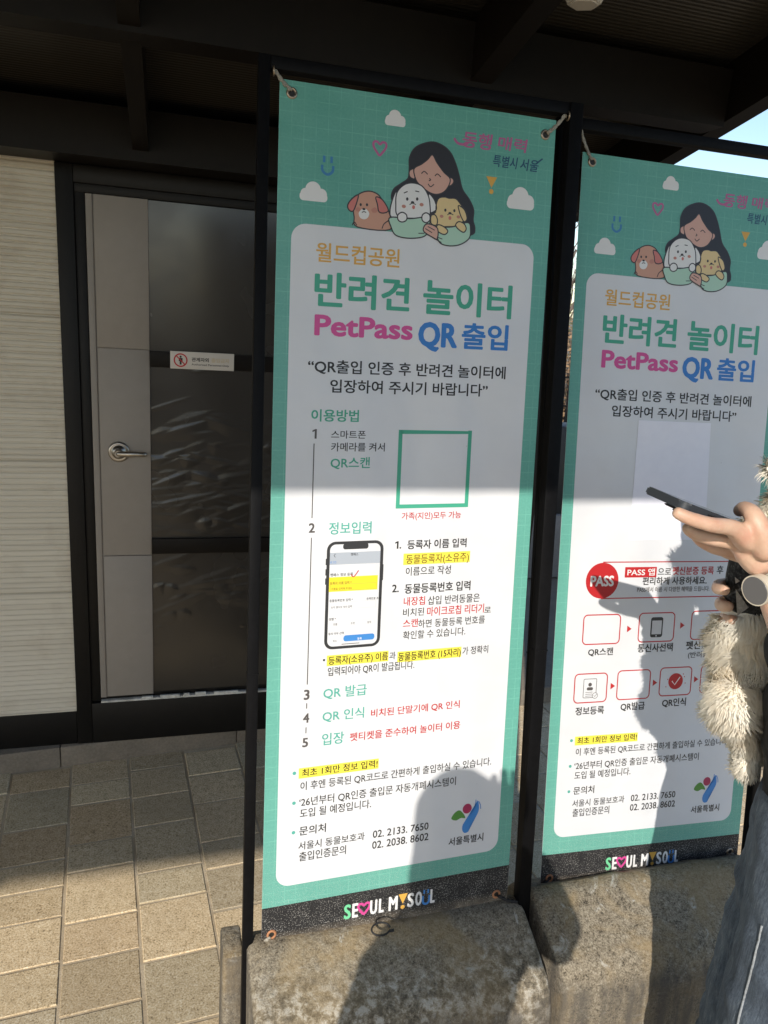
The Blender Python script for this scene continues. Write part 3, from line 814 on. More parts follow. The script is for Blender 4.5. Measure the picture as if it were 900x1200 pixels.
def steps_print(sh, root):
    p = Print(sh)
    for q in (((234.7, 677), (361.6, 697.5)), ((102.7, 504.5), (214.5, 523.5)), ((231.3, 500.5), (354.5, 520))):
        (a, b), (c_, d_) = q; p.poly([(a, b), (c_, b), (c_, d_), (a, d_)], 'highlight', 2)
    for s_, u0, v0, u1, v1, ink, w, _ in MIDA:
        if s_ == '1.': p.text('1', w, u0, v0, u1 - 5, v1, ink, 3); p.disc((u1 - 1.5, v0 + 1.5), 1.5, ink, 3)
        else: p.text(s_, w, u0, v0, u1, v1, ink, 3)
    for a, b in ((889.3, 764.2), (731.3, 474.9), (441.4, 431.7), (397.8, 387)): p.line([(69.6, a), (69.6, b)], 1.7, 'grey', 3)
    p.disc((97.8, 516), 2, 'black', 3)
    p.build('step_lettering', root)
    p = Print(sh)                                   # green square around the (omitted) code
    p.line([(220, 910), (349, 910), (349, 781), (220, 781)], 7, 'teal', 2)
    p.line([(220, 913.5), (220, 777.5)], 7, 'teal', 2); p.line([(349, 913.5), (349, 777.5)], 7, 'teal', 2.3); p.line([(216.5, 781), (352.5, 781)], 7, 'teal', 2.6)
    p.build('code_border', root)
    p = Print(sh)                                   # picture of a phone
    p.poly(rrect(97, 534, 197.5, 723, 15), 'phone_black', 2)
    p.poly(rrect(102.5, 539, 192, 718, 10), 'panel', 3)
    p.poly(rrect(125, 709, 170, 719, 4), 'phone_black', 4)
    p.poly([(102.5, 704), (192, 704), (192, 683), (102.5, 683)], 'screen_grey', 4)
    p.poly([(102.5, 645), (189, 645), (189, 665.5 - 4), (102.5, 665.5 - 4)], 'yellow', 4)
    p.poly([(102.5, 636), (189, 636), (189, 660), (102.5, 660)], 'yellow', 4.3)
    p.line(rrect(105, 638, 187, 648.5, 1), .5, 'orange', 4.6, True)
    p.line(rrect(105, 605, 187, 617, 1), .6, 'pale', 4, True)
    for a in (104, 134, 163): p.poly(rrect(a, 576, a + 24, 584, 4), 'pale', 4); p.poly(rrect(a + .4, 576.4, a + 23.6, 583.6, 3.6), 'panel', 4.4)
    p.poly(rrect(131, 546.5, 187, 557.5, 4.5), 'azure', 4); p.poly(rrect(104, 546.5, 127, 557, 4.5), 'pale', 4); p.poly(rrect(104.4, 546.9, 126.6, 556.6, 4.2), 'panel', 4.4)
    p.line([(128, 542), (160, 542)], 1.2, 'grey', 4)
    for a, b in ((192.5 + 5.4, 680), ): p.line([(a, b), (a, b - 28)], 1.6, 'phone_black', 2)
    for b in (694, 676, 660): p.line([(96.3, b), (96.3, b - 11)], 1.6, 'phone_black', 2)
    p.line(sm([(141, 665), (145.5, 660.5), (154, 671.5)], False, 3), 1.8, 'red', 5.5)
    p.line([(112, 702), (109.5, 699), (112, 696)], .9, 'black', 5)
    for s_, u, v_, h, ink, w in SCREEN:
        b = bounds(TXT[s_][0]); k = h * .8 / (HB[3] - HB[1])
        p.text(s_, w, u, v_ - h * .4, u + (b[2] - b[0]) * k * .92, v_ + h * .4, ink, 5)
    p.build('phone_picture', root)


def icons_print(sh, root):
    p = Print(sh)
    p.line([(97, 685.5), (380, 685.5)], 2.2, 'red', 2)
    pts = [(97, 685.5)] + [(395 + 37 * math.cos(R(90 - 18 * k)), 648.5 + 37 * math.sin(R(90 - 18 * k))) for k in range(11)] + [(97, 611.5)]
    p.line(pts, 2.2, 'red', 2.3)
    p.disc((97.5, 648), 36.5, 'red', 3, 36.5, 40)
    p.poly([(147.5, 653.8), (220.3, 653.8), (220.3, 675.2), (147.5, 675.2)], 'red', 3)
    def frame(x0, y0, x1, y1): p.line(rrect(x0, y0, x1, y1, 9), 2.4, 'red', 2, True)
    for a in ((62, 517.5, 145, 578), (188.5, 518.5, 271.5, 579), (312.5, 520, 395, 580.5)): frame(*a)
    for a in ((50.5, 395.5, 124, 456), (148, 397.5, 224, 459), (247.5, 400.5, 323, 461), (346, 402, 421, 462)): frame(*a)
    for x, y in ((161.5, 547), (286, 551), (132.5, 427.5), (231, 430), (330, 433)): p.poly([(x, y + 7), (x, y - 7), (x + 10.5, y)], 'red', 2)
    # little phone, registration form, tick
    p.poly(rrect(216, 527.5, 244.5, 570, 5), 'phone_black', 2); p.poly([(219, 534), (241.5, 534), (241.5, 563), (219, 563)], 'pale', 3); p.disc((230.2, 530.7), 1.6, 'pale', 3)
    p.line(rrect(71, 405.5, 100, 445, 2), 1.2, 'grey', 2, True); p.disc((85.5, 433), 4, 'grey', 2); p.poly(rrect(78.5, 421, 92.5, 427.5, 3), 'grey', 2)
    for y in (417, 413, 409): p.line([(76, y), (92, y)], 1, 'grey', 2)
    p.disc((98, 409.5), 6, 'panel', 3); p.line([(98 + 6 * math.cos(R(20 * k)), 409.5 + 6 * math.sin(R(20 * k))) for k in range(18)], 1, 'grey', 3.5, True); p.line([(95, 410), (97.5, 407), (101.5, 412.5)], 1, 'grey', 4)
    p.disc((285.5, 431), 17.5, 'red', 2); p.line([(276.5, 432), (283.5, 423.5), (295.5, 440)], 2.2, 'white', 3)
    for x, y in ((263, 420), (266, 436), (306, 440), (309, 426), (303, 446)): p.disc((x, y), 1.2, 'red', 2)
    for s_, u0, v0, u1, v1, ink, w, _ in MIDB: p.text(s_, w, u0, v0, u1, v1, ink, 4)
    p.build('icon_lettering', root)


S1 = Sheet([(0.1676, 1.3134, 1.9896), (0.6431, 1.3097, 1.989), (0.6311, 1.0954, 0.5627), (0.154, 1.0958, 0.5418)])
S2 = Sheet([(0.7293, 1.3624, 1.9571), (1.2144, 1.3587, 1.9564), (1.2191, 1.1417, 0.5131), (0.7341, 1.1472, 0.5255)])


def rope(name, a, b, r, m_, parent, sag=0.004):
    bm = bmesh.new(); a = Vector(a); b = Vector(b)
    for ph in (0, math.pi):
        pts = []
        for k in range(13):
            t_ = k / 12; p = a.lerp(b, t_) - Vector((0, 0, sag * 4 * t_ * (1 - t_)))
            pts.append(p + Vector((math.cos(t_ * 14 + ph), math.sin(t_ * 14 + ph) * .3, math.sin(t_ * 14 + ph))) * r * .75)
        tube(bm, pts, r, 6)
    return obj(name, bm, M[m_], parent, 180)


def banner(sh, label, extra):
    root = thing('banner', label, 'banner', sh((240, 0)), 'teal banners tied in steel frames')
    shared(sh, root); extra(sh, root)
    return root


b1 = banner(S1, 'nearer tall teal banner with a printed phone picture and numbered steps', steps_print)
for uv_, m_ in (((19, 1431.5), 'grommet'), ((460.5, 1424), 'grommet'), ((18, 19), 'rust'), ((456, 14), 'rust')): ring('grommet', S1, uv_, b1, m_)
b2 = banner(S2, 'farther tall teal banner with red icon boxes beside the person holding a phone', icons_print)
for uv_, m_ in (((20, 1435), 'grommet'), ((460, 1431), 'grommet'), ((20, 18.6), 'rust'), ((459, 30.7), 'grommet')): ring('grommet', S2, uv_, b2, m_)

# cords from the eyelets to the frames
rope('cord', S1((17, 1434), .004), S1((-16, 1474), -.002), .0022, 'cord', b1)
rope('cord', S1((463, 1427), .004), S1((500, 1466), -.002), .0022, 'cord', b1)
rope('cord', S1((14, 16), .003), S1((-22, -4), .004), .0026, 'cord', b1)
rope('cord', S1((459, 12), .003), S1((500, -6), .006), .0022, 'black_cord', b1)
rope('cord', S2((17, 1437), .004), S2((-6, 1490), -.002), .002, 'cord', b2)
rope('cord', S2((16, 16), .003), S2((-40, 4), .012), .002, 'black_cord', b2)
rope('cord', S2((463, 28), .003), S2((500, 6), .004), .002, 'cord', b2)

# ------------------------------------------------------------------ steel frames
def frame(sh, label, ul, ur, vt, v0l, v0r, wr=.0185):
    root = thing('steel_frame', label, 'frame', sh((240, 0), -.03), 'black steel frames holding the banners')
    for name, u, v0, w in (('post', ul, v0l, .0185), ('post', ur, v0r, wr)):
        bm = bmesh.new(); bar(bm, sh((u, v0), -.006), sh((u, vt + 10), -.006), w, w, sh.n, .0015)
        o = obj(name, bm, M['frame_metal'], root, 30)
        bm = bmesh.new()
        for vv in (500,):
            bar(bm, sh((u, vv), -.006), sh((u, vv + 3.0), -.006), w + .0016, w + .0016, sh.n, .0006)
        obj('weld_seam', bm, M['frame_metal'], o)
    bm = bmesh.new(); bar(bm, sh((ul + 9.5, vt), -.006), sh((ur - 9.5, vt), -.006), .0195, .0185, sh.n, .0015)
    obj('top_rail', bm, M['frame_metal'], root, 30)
    for u in (ul + 14, ur - 14):
        bm = bmesh.new(); a = sh((u, vt - 12), .0); pts = [a + sh.n * .006 * math.cos(k * .6) + sh.e2 * .007 * math.sin(k * .6) for k in range(12)]
        tube(bm, pts, .0016, 6)
        obj('eye_hook', bm, M['grommet'], root, 180)
    return root


frame(S1, 'black steel frame around the nearer banner with the phone picture', -24, 516, 1472, -160, -60, .025)
frame(S2, 'black steel frame around the farther banner with the red icons', -42, 511, 1498, -40, -60)

# ------------------------------------------------------------------ taped paper sheet on the farther banner
bm = bmesh.new(); nu, nv = 8, 12; g = []
cor = [(154.5, 968.5), (319.5, 969), (327.5, 731.5), (151.3, 730)]
for j in range(nv + 1):
    row = []
    for i in range(nu + 1):
        s_, t_ = i / nu, j / nv
        u = (cor[3][0] * (1 - s_) + cor[2][0] * s_) * (1 - t_) + (cor[0][0] * (1 - s_) + cor[1][0] * s_) * t_
        v_ = (cor[3][1] * (1 - s_) + cor[2][1] * s_) * (1 - t_) + (cor[0][1] * (1 - s_) + cor[1][1] * s_) * t_
        row.append(bm.verts.new(S2((u, v_), .0010)))
    g.append(row)
for j in range(nv):
    for i in range(nu): bm.faces.new((g[j][i], g[j][i + 1], g[j + 1][i + 1], g[j + 1][i]))
r_ = bmesh.ops.extrude_face_region(bm, geom=bm.faces[:])
for e_ in r_['geom']:
    if isinstance(e_, bmesh.types.BMVert): e_.co -= S2.n * .0004
m = mat('copy_paper', (0.87, 0.87, 0.95), 0.55); t = NT(m)
f = t.noise(t.coords((1, 1, 1)), 60, 3, 0.5); g2 = t.noise(t.coords((1, 1, .3)), 13, 2)
t.color(t.ramp(f, [(0.3, (0.85, 0.85, 0.935)), (0.7, (0.88, 0.88, 0.96))]))
paper = tag(obj('paper_sheet', bm, m, None, 20), 'blank white paper sheet taped onto the farther teal banner', 'paper')

# ------------------------------------------------------------------ pavement, kerb, ground
GR = R(-4.6)                        # the stones run a little askew to the wall
def gpt(a, b, z=0.0):               # a across the courses, b along them (away from the wall)
    return Vector((0.043 + a * math.cos(-GR) + b * math.sin(-GR), 2.574 + a * math.sin(-GR) - b * math.cos(-GR), z))


bm = bmesh.new(); tone = bm.loops.layers.color.new('tone'); random.seed(11)
PW = 0.1925; known = {-3: [0.01, .13, .325, .485, .60, .715, .87, 1.0], -2: [0, .127, .24, .435, .556, .75, .88, 1.036], -1: [0, .09, .25, .40, .61, .73, .93, 1.13], 0: [.02, .17, .33, .525, .645, .81, 1.0]}
for cidx in range(-14, 24):
    b = 0.0; seq = list(known.get(cidx, []))
    cuts = seq[:] if seq else [random.uniform(-.1, 0)]
    while cuts[-1] < 4.6: cuts.append(cuts[-1] + random.choice((.19, .125, .16, .19, .2)))
    for b0, b1_ in zip(cuts, cuts[1:]):
        a0 = cidx * PW; j = .0035
        jx = random.uniform(-.0012, .0012); tn = random.uniform(.86, 1.08); wm = random.uniform(.97, 1.03)
        zt = .0 + random.uniform(-.0012, .0012)
        q = [(a0 + j + jx, b0 + j), (a0 + PW - j + jx, b0 + j), (a0 + PW - j + jx, b1_ - j), (a0 + j + jx, b1_ - j)]
        cc = Vector((sum(x for x, y in q) / 4, sum(y for x, y in q) / 4)); tl_ = [random.uniform(-.0012, .0012) for _ in range(4)]
        def shr(x, y, d): return (x + (d if x < cc.x else -d), y + (d if y < cc.y else -d))
        rings = []
        for d_, z_ in ((0, -.006), (.0007, -.0018), (.0022, 0.0)):
            rings.append([bm.verts.new(gpt(*shr(x, y, d_), z_ + zt + tl_[k])) for k, (x, y) in enumerate(q)])
        fs = [bm.faces.new((rings[2][0], rings[2][3], rings[2][2], rings[2][1]))]
        for r0, r1 in zip(rings, rings[1:]):
            for k in range(4): fs.append(bm.faces.new((r0[k], r1[k], r1[(k + 1) % 4], r0[(k + 1) % 4])))
        for f_ in fs:
            for lp in f_.loops: lp[tone] = (tn * wm, tn, tn * (2 - wm), 1)
pav = struct(obj('pavement', bm, M['paver']))
bm = bmesh.new()
qs = [gpt(-14 * PW, -.06, -.0028), gpt(24 * PW, -.06, -.0028), gpt(24 * PW, 4.7, -.0028), gpt(-14 * PW, 4.7, -.0028)]
bm.faces.new([bm.verts.new(p) for p in qs]); struct(obj('joint_bed', bm, M['joint']))
bm = bmesh.new(); S_ = 900
bm.faces.new([bm.verts.new(p) for p in ((-S_, -S_, -.012), (S_, -S_, -.012), (S_, S_, -.012), (-S_, S_, -.012))]); struct(obj('ground', bm, M['earth']))
bm = bmesh.new()
for k in range(-5, 6):
    a0 = k * .62 + .2
    box(bm, (0, 0, -.02), (.6185, .3, .078), .006, 0, Matrix.Translation(gpt(a0, .005)) @ Matrix.Rotation(-GR, 4, 'Z'))
struct(obj('kerb', bm, M['kerb'], None, 40))

# ------------------------------------------------------------------ concrete base blocks
def concrete_block(x0, x1, y0, y1, label, seed):
    root_loc = ((x0 + x1) / 2, (y0 + y1) / 2, 0)
    prof = [(y1, 0), (y1 + .005, .44), (y1 - .02, .495), (y0 + .165, .555), (y0 + .135, .553), (y0 + .02, .505), (y0 + .003, .487), (y0 - .012, .455), (y0 - .03, .12), (y0 - .03, 0)]
    bm = bmesh.new(); n = 26; P = []
    dense = []
    for i in range(len(prof)):
        a = Vector(prof[i]); b = Vector(prof[(i + 1) % len(prof)]); k = max(1, int((b - a).length / .02))
        for q in range(k): dense.append(a.lerp(b, q / k))
    xs = [0, .004, .012, .024] + [.024 + (x1 - x0 - .048) * k / n for k in range(1, n)] + [x1 - x0 - .024, x1 - x0 - .012, x1 - x0 - .004, x1 - x0]
    ins = {0: .012, .004: .005, .012: .0015, .024: 0}
    cen = Vector(((y0 + y1) / 2, .25))
    for x in xs:
        d = ins.get(x, ins.get(round(x1 - x0 - x, 6), 0)) if min(x, x1 - x0 - x) < .0241 else 0
        d = next((vv for kk, vv in ins.items() if abs(kk - min(x, x1 - x0 - x)) < 1e-5), 0)
        row = []
        for p in dense:
            q = p + (cen - p).normalized() * d if d else p
            w = Vector((x0 + x, q.x, q.y)); nz = mnoise.noise(w * 9 + Vector((seed, 0, 0))) * .004 + mnoise.noise(w * 30 + Vector((seed, 0, 0))) * .0022
            row.append(bm.verts.new(w + Vector((0, (q.x - cen.x) * 3 * nz, max(0, nz) if q.y > .02 else 0))))
        P.append(row)
    m_ = len(dense)
    for i in range(len(xs) - 1):
        for k in range(m_): bm.faces.new((P[i][k], P[i][(k + 1) % m_], P[i + 1][(k + 1) % m_], P[i + 1][k]))
    bm.faces.new(P[0][::-1]); bm.faces.new(P[-1])
    o = obj('concrete_block', bm, M['block'], None, 50); tag(o, label, 'concrete block', 'weathered concrete base blocks')
    return o


concrete_block(.128, .664, .945, 1.20, 'stained concrete block under the nearer banner with the phone picture', 1.3)
concrete_block(.690, 1.226, .955, 1.225, 'concrete block under the farther banner beside the jeans', 8.7)
bm = bmesh.new(); box(bm, (.090, 1.135, 0), (.1275, 1.212, .487), .006); 
tag(obj('concrete_slab', bm, M['block'], None, 40), 'narrow concrete slab edge standing behind the left frame post', 'concrete slab')


def cable_loop(px, py, Y, r, label, name='cable_tie'):
    c_ = at(px, py, Y); bm = bmesh.new()
    pts = [c_ + Vector((r * math.cos(a), .55 * r * math.sin(a), .30 * r * math.sin(a) + .0045)) for a in [k * math.pi / 12 for k in range(23)]]
    tube(bm, pts, .0017, 6); tube(bm, [pts[-1], pts[-1] + Vector((r * .5, -r * .1, 0.002))], .0026, 6)
    o = obj(name, bm, M['black_cord'], None, 180); tag(o, label, 'cable tie', 'black cable ties left on the blocks')


cable_loop(446, 1091, 1.055, .017, 'black loop of cable tie on the block under the nearer banner')
cable_loop(763, 1049, 1.075, .015, 'black loop of cable tie on the block under the farther banner')

# ------------------------------------------------------------------ kiosk with its grey door
DY = 2.557
kiosk = thing('kiosk', 'cream ribbed kiosk with dark trim and a grey panelled door', 'building', (0, DY, 0))
bm = bmesh.new(); zs = []                                   # ribbed siding left of the door
z = .212
pitch = .0186; prof = []
while z < 2.02:
    if int((z - .212) / .445) != int((z - pitch - .212) / .445) and z > .3: prof += [(z - .0012, .004), (z + .0012, .004)]; z += .0024
    prof += [(z, -.0005), (z + .003, -.0062), (z + .0125, -.0050), (z + .0155, -.0015)]; z += pitch
rows = [[bm.verts.new((x, DY + y_ + .004 * 0, z_)) for z_, y_ in prof] for x in (-2.9, -.3165)]
for k in range(len(prof) - 1): bm.faces.new((rows[0][k], rows[1][k], rows[1][k + 1], rows[0][k + 1]))
obj('siding', bm, M['siding'], kiosk, 25)
bm = bmesh.new()
box(bm, (-2.9, DY + .006, .08), (1.36, DY + 1.6, 2.0)); obj('wall', bm, M['dark_trim'], kiosk)
bm = bmesh.new()
box(bm, (-.318, DY - .010, .0785), (-.268, DY + .02, 1.992), .002)                    # outer jamb
box(bm, (-.2675, DY - .002, .243), (-.238, DY + .02, 1.93), .002)                     # inner jamb
box(bm, (-.2675, DY - .010, 1.942), (1.36, DY + .02, 1.992), .002)                    # head
box(bm, (-.2675, DY - .004, 1.9165), (.8, DY + .02, 1.9415), .002)
box(bm, (-2.9, DY - .006, .0785), (-.3185, DY + .02, .208), .003)                     # plinth rails
box(bm, (-.2675, DY - .012, .0785), (1.36, DY + .02, .236), .003)
box(bm, (.62, DY - .006, .2365), (1.36, DY + .02, 1.916), .003)
obj('door_frame', bm, M['dark_trim'], kiosk, 30)
bm = bmesh.new(); box(bm, (-2.9, DY - .0075, .2085), (-.3185, DY - .001, .2135), .001); obj('siding_sill', bm, M['siding'], kiosk)

door = bmesh.new()
for z0, z1 in ((.262, .783), (.7855, 1.4690), (1.4715, 1.915)): box(door, (-.214, DY - .010, z0), (-.0595, DY + .01, z1), .0012)
box(door, (-.2365, DY - .008, .255), (-.2175, DY + .01, 1.915), .0015)
box(door, (-.2365, DY - .002, .255), (-.06, DY + .008, 1.915))
box(door, (.45, DY - .010, .262), (.61, DY + .01, 1.915), .0012)
door_o = obj('door', door, M['stile'], kiosk, 30)
bm = bmesh.new(); nx, nz = 150, 430; g = []
import numpy as np                                           # creases of slack film: short straight folds, two flat flanks each
rc = random.Random(17); X_, Z_ = np.meshgrid(-.0590 + .509 * np.arange(nx + 1) / nx, .262 + 1.652 * np.arange(nz + 1) / nz)
Hh = np.zeros_like(X_)
def crease(cx, cz, L_, ang, w_, h_):
    global Hh
    dx, dz = math.cos(ang), math.sin(ang); s_ = (X_ - cx) * dx + (Z_ - cz) * dz; d = -(X_ - cx) * dz + (Z_ - cz) * dx
    w2 = np.where(d > 0, w_, w_ * 2.2) * (1 - .6 * np.abs(s_) / L_)
    Hh = np.maximum(Hh, h_ * np.clip(1 - np.abs(d) / np.maximum(w2, 1e-4), 0, 1) * np.clip(1 - (np.abs(s_) / L_) ** 2, 0, 1))
for _ in range(105):
    cx, cz = rc.uniform(-.08, .46), rc.choice((rc.gauss(1.04, .10), rc.gauss(.98, .07), rc.uniform(.55, .76), rc.uniform(.86, 1.3)))
    L_ = rc.uniform(.03, .15); a_ = rc.uniform(.05, .42); w_ = rc.uniform(.006, .022); h_ = w_ * rc.uniform(.10, .24)
    crease(cx, cz, L_, a_, w_, h_)
    if rc.random() < .7: crease(cx + L_ * 1.5, cz + rc.uniform(-.01, .01), L_ * rc.uniform(.7, 1.2), -a_ * rc.uniform(.6, 1.1), w_, h_)     # the other side of a tent-shaped pucker
    if rc.random() < .6: crease(cx + rc.uniform(-.03, .03), cz - rc.uniform(.01, .04), L_ * .8, rc.uniform(-.1, .1), w_ * .6, h_ * .6)
for _ in range(12): crease(rc.uniform(-.05, .45), rc.uniform(.4, 1.42), rc.uniform(.01, .03), rc.uniform(-.2, .3), .004, .0012)
for j in range(nz + 1):
    g.append([bm.verts.new((X_[j, i], DY - .001 - Hh[j, i], Z_[j, i])) for i in range(nx + 1)])
for j in range(nz):
    for i in range(nx): bm.faces.new((g[j][i], g[j][i + 1], g[j + 1][i + 1], g[j + 1][i]))
film = obj('window_film', bm, M['film'], door_o, 180)
for z0, z1 in ((1.418, 1.4675), (.789, .842)):
    bm = bmesh.new(); box(bm, (-.0588, DY - .0135, z0), (.4498, DY - .0005, z1), .001); obj('crossbar', bm, M['crossbar'], door_o, 30)
bm = bmesh.new(); box(bm, (-.236, DY - .013, .2365), (.61, DY + .005, .2435), .001)
random.seed(3); x = -.1
while x < .6:
    L_ = random.uniform(.02, .10); box(bm, (x, DY - .0145, .2437), (x + L_, DY - .006, .2437 + random.uniform(.004, .010)), .001); x += L_ + random.uniform(.01, .05)
obj('bottom_seal', bm, M['seal'], door_o, 40)

bm = bmesh.new()                                             # lever handle
def lathe(bm, c_, axis_prof, n=28, mi=0):
    rg = [[bm.verts.new((c_[0] + r_ * math.cos(2 * math.pi * k / n), c_[1] - d, c_[2] + r_ * math.sin(2 * math.pi * k / n))) for k in range(n)] for r_, d in axis_prof]
    for i in range(len(rg) - 1):
        for k in range(n): bm.faces.new((rg[i][k], rg[i][(k + 1) % n], rg[i + 1][(k + 1) % n], rg[i + 1][k])).material_index = mi
    bm.faces.new(rg[-1]).material_index = mi
HC = (-.158, DY - .010, 1.141)
lathe(bm, HC, [(.0335, 0), (.0335, .004), (.031, .007), (.0265, .0085), (.0245, .0075), (.0215, .0085), (.019, .014), (.0135, .0165), (.0125, .036), (.0105, .040)])
tube(bm, smooth_path([(HC[0], HC[1] - .034, HC[2]), (HC[0] + .02, HC[1] - .041, HC[2] + .0005), (HC[0] + .05, HC[1] - .043, HC[2] + .0015), (HC[0] + .075, HC[1] - .041, HC[2] + .0005), (HC[0] + .087, HC[1] - .036, HC[2] - .001)], False, 4), [.0095] * 8 + [.0085] * 6 + [.0075, .006, .004], 12)
hd = obj('handle', bm, M['handle'], door_o, 50)
bm = bmesh.new(); lathe(bm, (HC[0], HC[1] - .0395, HC[2]), [(.0062, 0), (.006, .0022)]); obj('keyhole', bm, M['handle_dark'], door_o, 40)

# no-entry plate on the crossbar
x0, z0, x1, z1 = .0035, 1.4165, .2035, 1.4715
plate = thing('sign_plate', 'small white no entry plate with a red barred circle on the door', 'sign', (x0, DY - .014, z0))
bm = bmesh.new(); box(bm, (x0, DY - .0175, z0), (x1, DY - .0137, z1), .0008); obj('plate', bm, M['plate'], plate, 30)
class Wall(Sheet):
    def __init__(self): pass
    def __call__(self, p, d=0.0): return Vector((x0 + p[0] / 1000, DY - .0176 - d * 2, z0 + p[1] / 1000))
p = Print(Wall())
cx_, cy_ = 32, 27.5
p.line([(cx_ + 19.5 * math.cos(R(12 * k)), cy_ + 19.5 * math.sin(R(12 * k))) for k in range(30)], 4.2, 'red', 2, True)
p.line([(cx_ - 14, cy_ + 14), (cx_ + 14, cy_ - 14)], 3.6, 'red', 3)
p.disc((cx_, cy_ + 11), 3.4, 'black', 1); p.poly([(cx_ - 6, cy_ + 7), (cx_ + 6, cy_ + 7), (cx_ + 6, cy_ - 3), (cx_ + 3.2, cy_ - 3), (cx_ + 2.8, cy_ - 14), (cx_ - 2.8, cy_ - 14), (cx_ - 3.2, cy_ - 3), (cx_ - 6, cy_ - 3)], 'black', 1)
p.text('관계자외', .9, 66, 25, 120, 38, 'ink_black', 1); p.text('출입금지', .9, 128, 25, 184, 38, 'ink_faded', 1); p.text('Authorized Personnel Only', .1, 66, 13, 184, 19, 'ink_black', 1)
p.build('sign_lettering', plate)

# ------------------------------------------------------------------ canopy roof
ZE, SL = 1.993, .22
def zr(y): return ZE + SL * (DY - y)
canopy = thing('canopy', 'dark brown steel canopy with glossy roof sheets above the door', 'canopy', (0, DY, 0))
XR, YF = 1.385, -.985
def beam(y, x0_, x1_, d, h, name='beam'):
    bm = bmesh.new(); z_ = zr(y)
    pr_ = [(y, z_), (y - d, z_ + .002), (y - d, z_ + h), (y, z_ + h)]
    prism(bm, pr_, lambda q, x_: Vector((x_, q[0], q[1])), x0_, x1_); return obj(name, bm, M['canopy_steel'], canopy)
beam(DY - .002, -3.6, XR - .055, .165, .135); beam(1.865, -3.6, XR - .055, .085, .13); beam(.45, -3.6, XR - .055, .085, .13); beam(YF + .06, -1.1, XR, .06, .17, 'fascia')
def rafter(x, w, h, y0_, y1_, dz=0.0, name='rafter'):
    bm = bmesh.new()
    prism(bm, [(y0_, zr(y0_) + dz), (y1_, zr(y1_) + dz), (y1_, zr(y1_) + h), (y0_, zr(y0_) + h)], lambda q, x_: Vector((x_, q[0], q[1])), x - w / 2, x + w / 2)
    return obj(name, bm, M['canopy_steel'], canopy)
for x in (-3.2, -1.63, -.852, -.073, .678): rafter(x, .042 if x < 0 else .05, .12, DY - .168, YF + .062, -.006)
rafter(XR - .026, .05, .19, DY + .35, YF - .002, -.004, 'rake_board')
bm = bmesh.new(); th = .012; h0 = .137
pl = [(XR - .001, DY + .35), (XR - .001, YF), (-1.18, YF), (-1.45, -1.6), (-2.14, -3.05), (-5.2, -3.05), (-5.2, DY + .35)]  # unseen left wing and its slanted edge, added to shade paving and door
a = [bm.verts.new((x, y, zr(y) + h0)) for x, y in pl]; b = [bm.verts.new((x, y, zr(y) + h0 + th)) for x, y in pl]
bm.faces.new(a); bm.faces.new(b[::-1])
for i in range(len(pl)): bm.faces.new((a[i], b[i], b[(i + 1) % len(pl)], a[(i + 1) % len(pl)]))
obj('roof_sheet', bm, M['roof_sheet'], canopy)
bm = bmesh.new()  # trim along the added, unseen wing that casts the shade
for p0, p1 in (((-1.18, YF), (-1.45, -1.6)), ((-1.45, -1.6), (-2.14, -3.05)), ((-2.14, -3.05), (-5.2, -3.05))):
    bar(bm, (p0[0], p0[1], zr(p0[1]) + .07), (p1[0], p1[1], zr(p1[1]) + .07), .05, .13)
obj('shade_wing_trim', bm, M['canopy_steel'], canopy)
for x, y in ((XR - .03, YF + .1), (-3.09, -2.95), (-5.1, -2.95)):  # unseen posts; the middle one is set to shadow the paving's left edge
    bm = bmesh.new(); box(bm, (x - .04, y - .04, 0), (x + .04, y + .04, zr(y)), .004); obj('post', bm, M['canopy_steel'], canopy, 30)

# ceiling lamp under the middle rafter
lc = Vector((.737, 1.445, zr(1.445) - .012)); bm = bmesh.new()
prof = [(.036, .0), (.040, .010), (.040, .040), (.030, .058), (.0, .062)]; n = 6
rg = [[bm.verts.new(lc + Vector((r_ * math.cos(2 * math.pi * (k + .5) / n), r_ * math.sin(2 * math.pi * (k + .5) / n), .05 - d))) for k in range(n)] for r_, d in prof[:-1]]
for i in range(len(rg) - 1):
    for k in range(n): bm.faces.new((rg[i][k], rg[i][(k + 1) % n], rg[i + 1][(k + 1) % n], rg[i + 1][k]))
bm.faces.new(rg[-1]); bm.faces.new(rg[0][::-1]); bmesh.ops.bevel(bm, geom=bm.edges[:], offset=.003, segments=2, affect='EDGES')
tag(obj('ceiling_lamp', bm, M['lamp_plastic'], None, 30), 'small beige lamp housing fixed beside the canopy rafter', 'lamp')

# ------------------------------------------------------------------ beyond the kiosk
M['black_panel'] = speckled('black_low_panel', (0.012, 0.012, 0.013), 0.3, 30, 0.5, 0.05)
M['grey_plinth'] = speckled('grey_stone_plinth', (0.20, 0.19, 0.18), 0.2, 40, 0.8, 0.2)
M['bark'] = speckled('grey_bark', (0.16, 0.125, 0.10), 0.3, 30, 0.9, 0.5, 0.01)
M['dry_leaf'] = speckled('dry_brown_leaf', (0.27, 0.17, 0.09), 0.5, 2, 0.8, 0)
M['olive_leaf'] = speckled('olive_leaf', (0.13, 0.12, 0.05), 0.5, 2, 0.8, 0)
t_ = thing('low_wall', 'low black panel wall on a grey plinth seen between the banners', 'wall', (2.6, 4.25, 0))
bm = bmesh.new(); box(bm, (1.75, 4.2, 0), (4.6, 4.45, .43), .01); obj('plinth', bm, M['grey_plinth'], t_, 30)
bm = bmesh.new(); box(bm, (1.75, 4.23, .4305), (4.6, 4.42, 1.0), .006); obj('panel', bm, M['black_panel'], t_, 30)

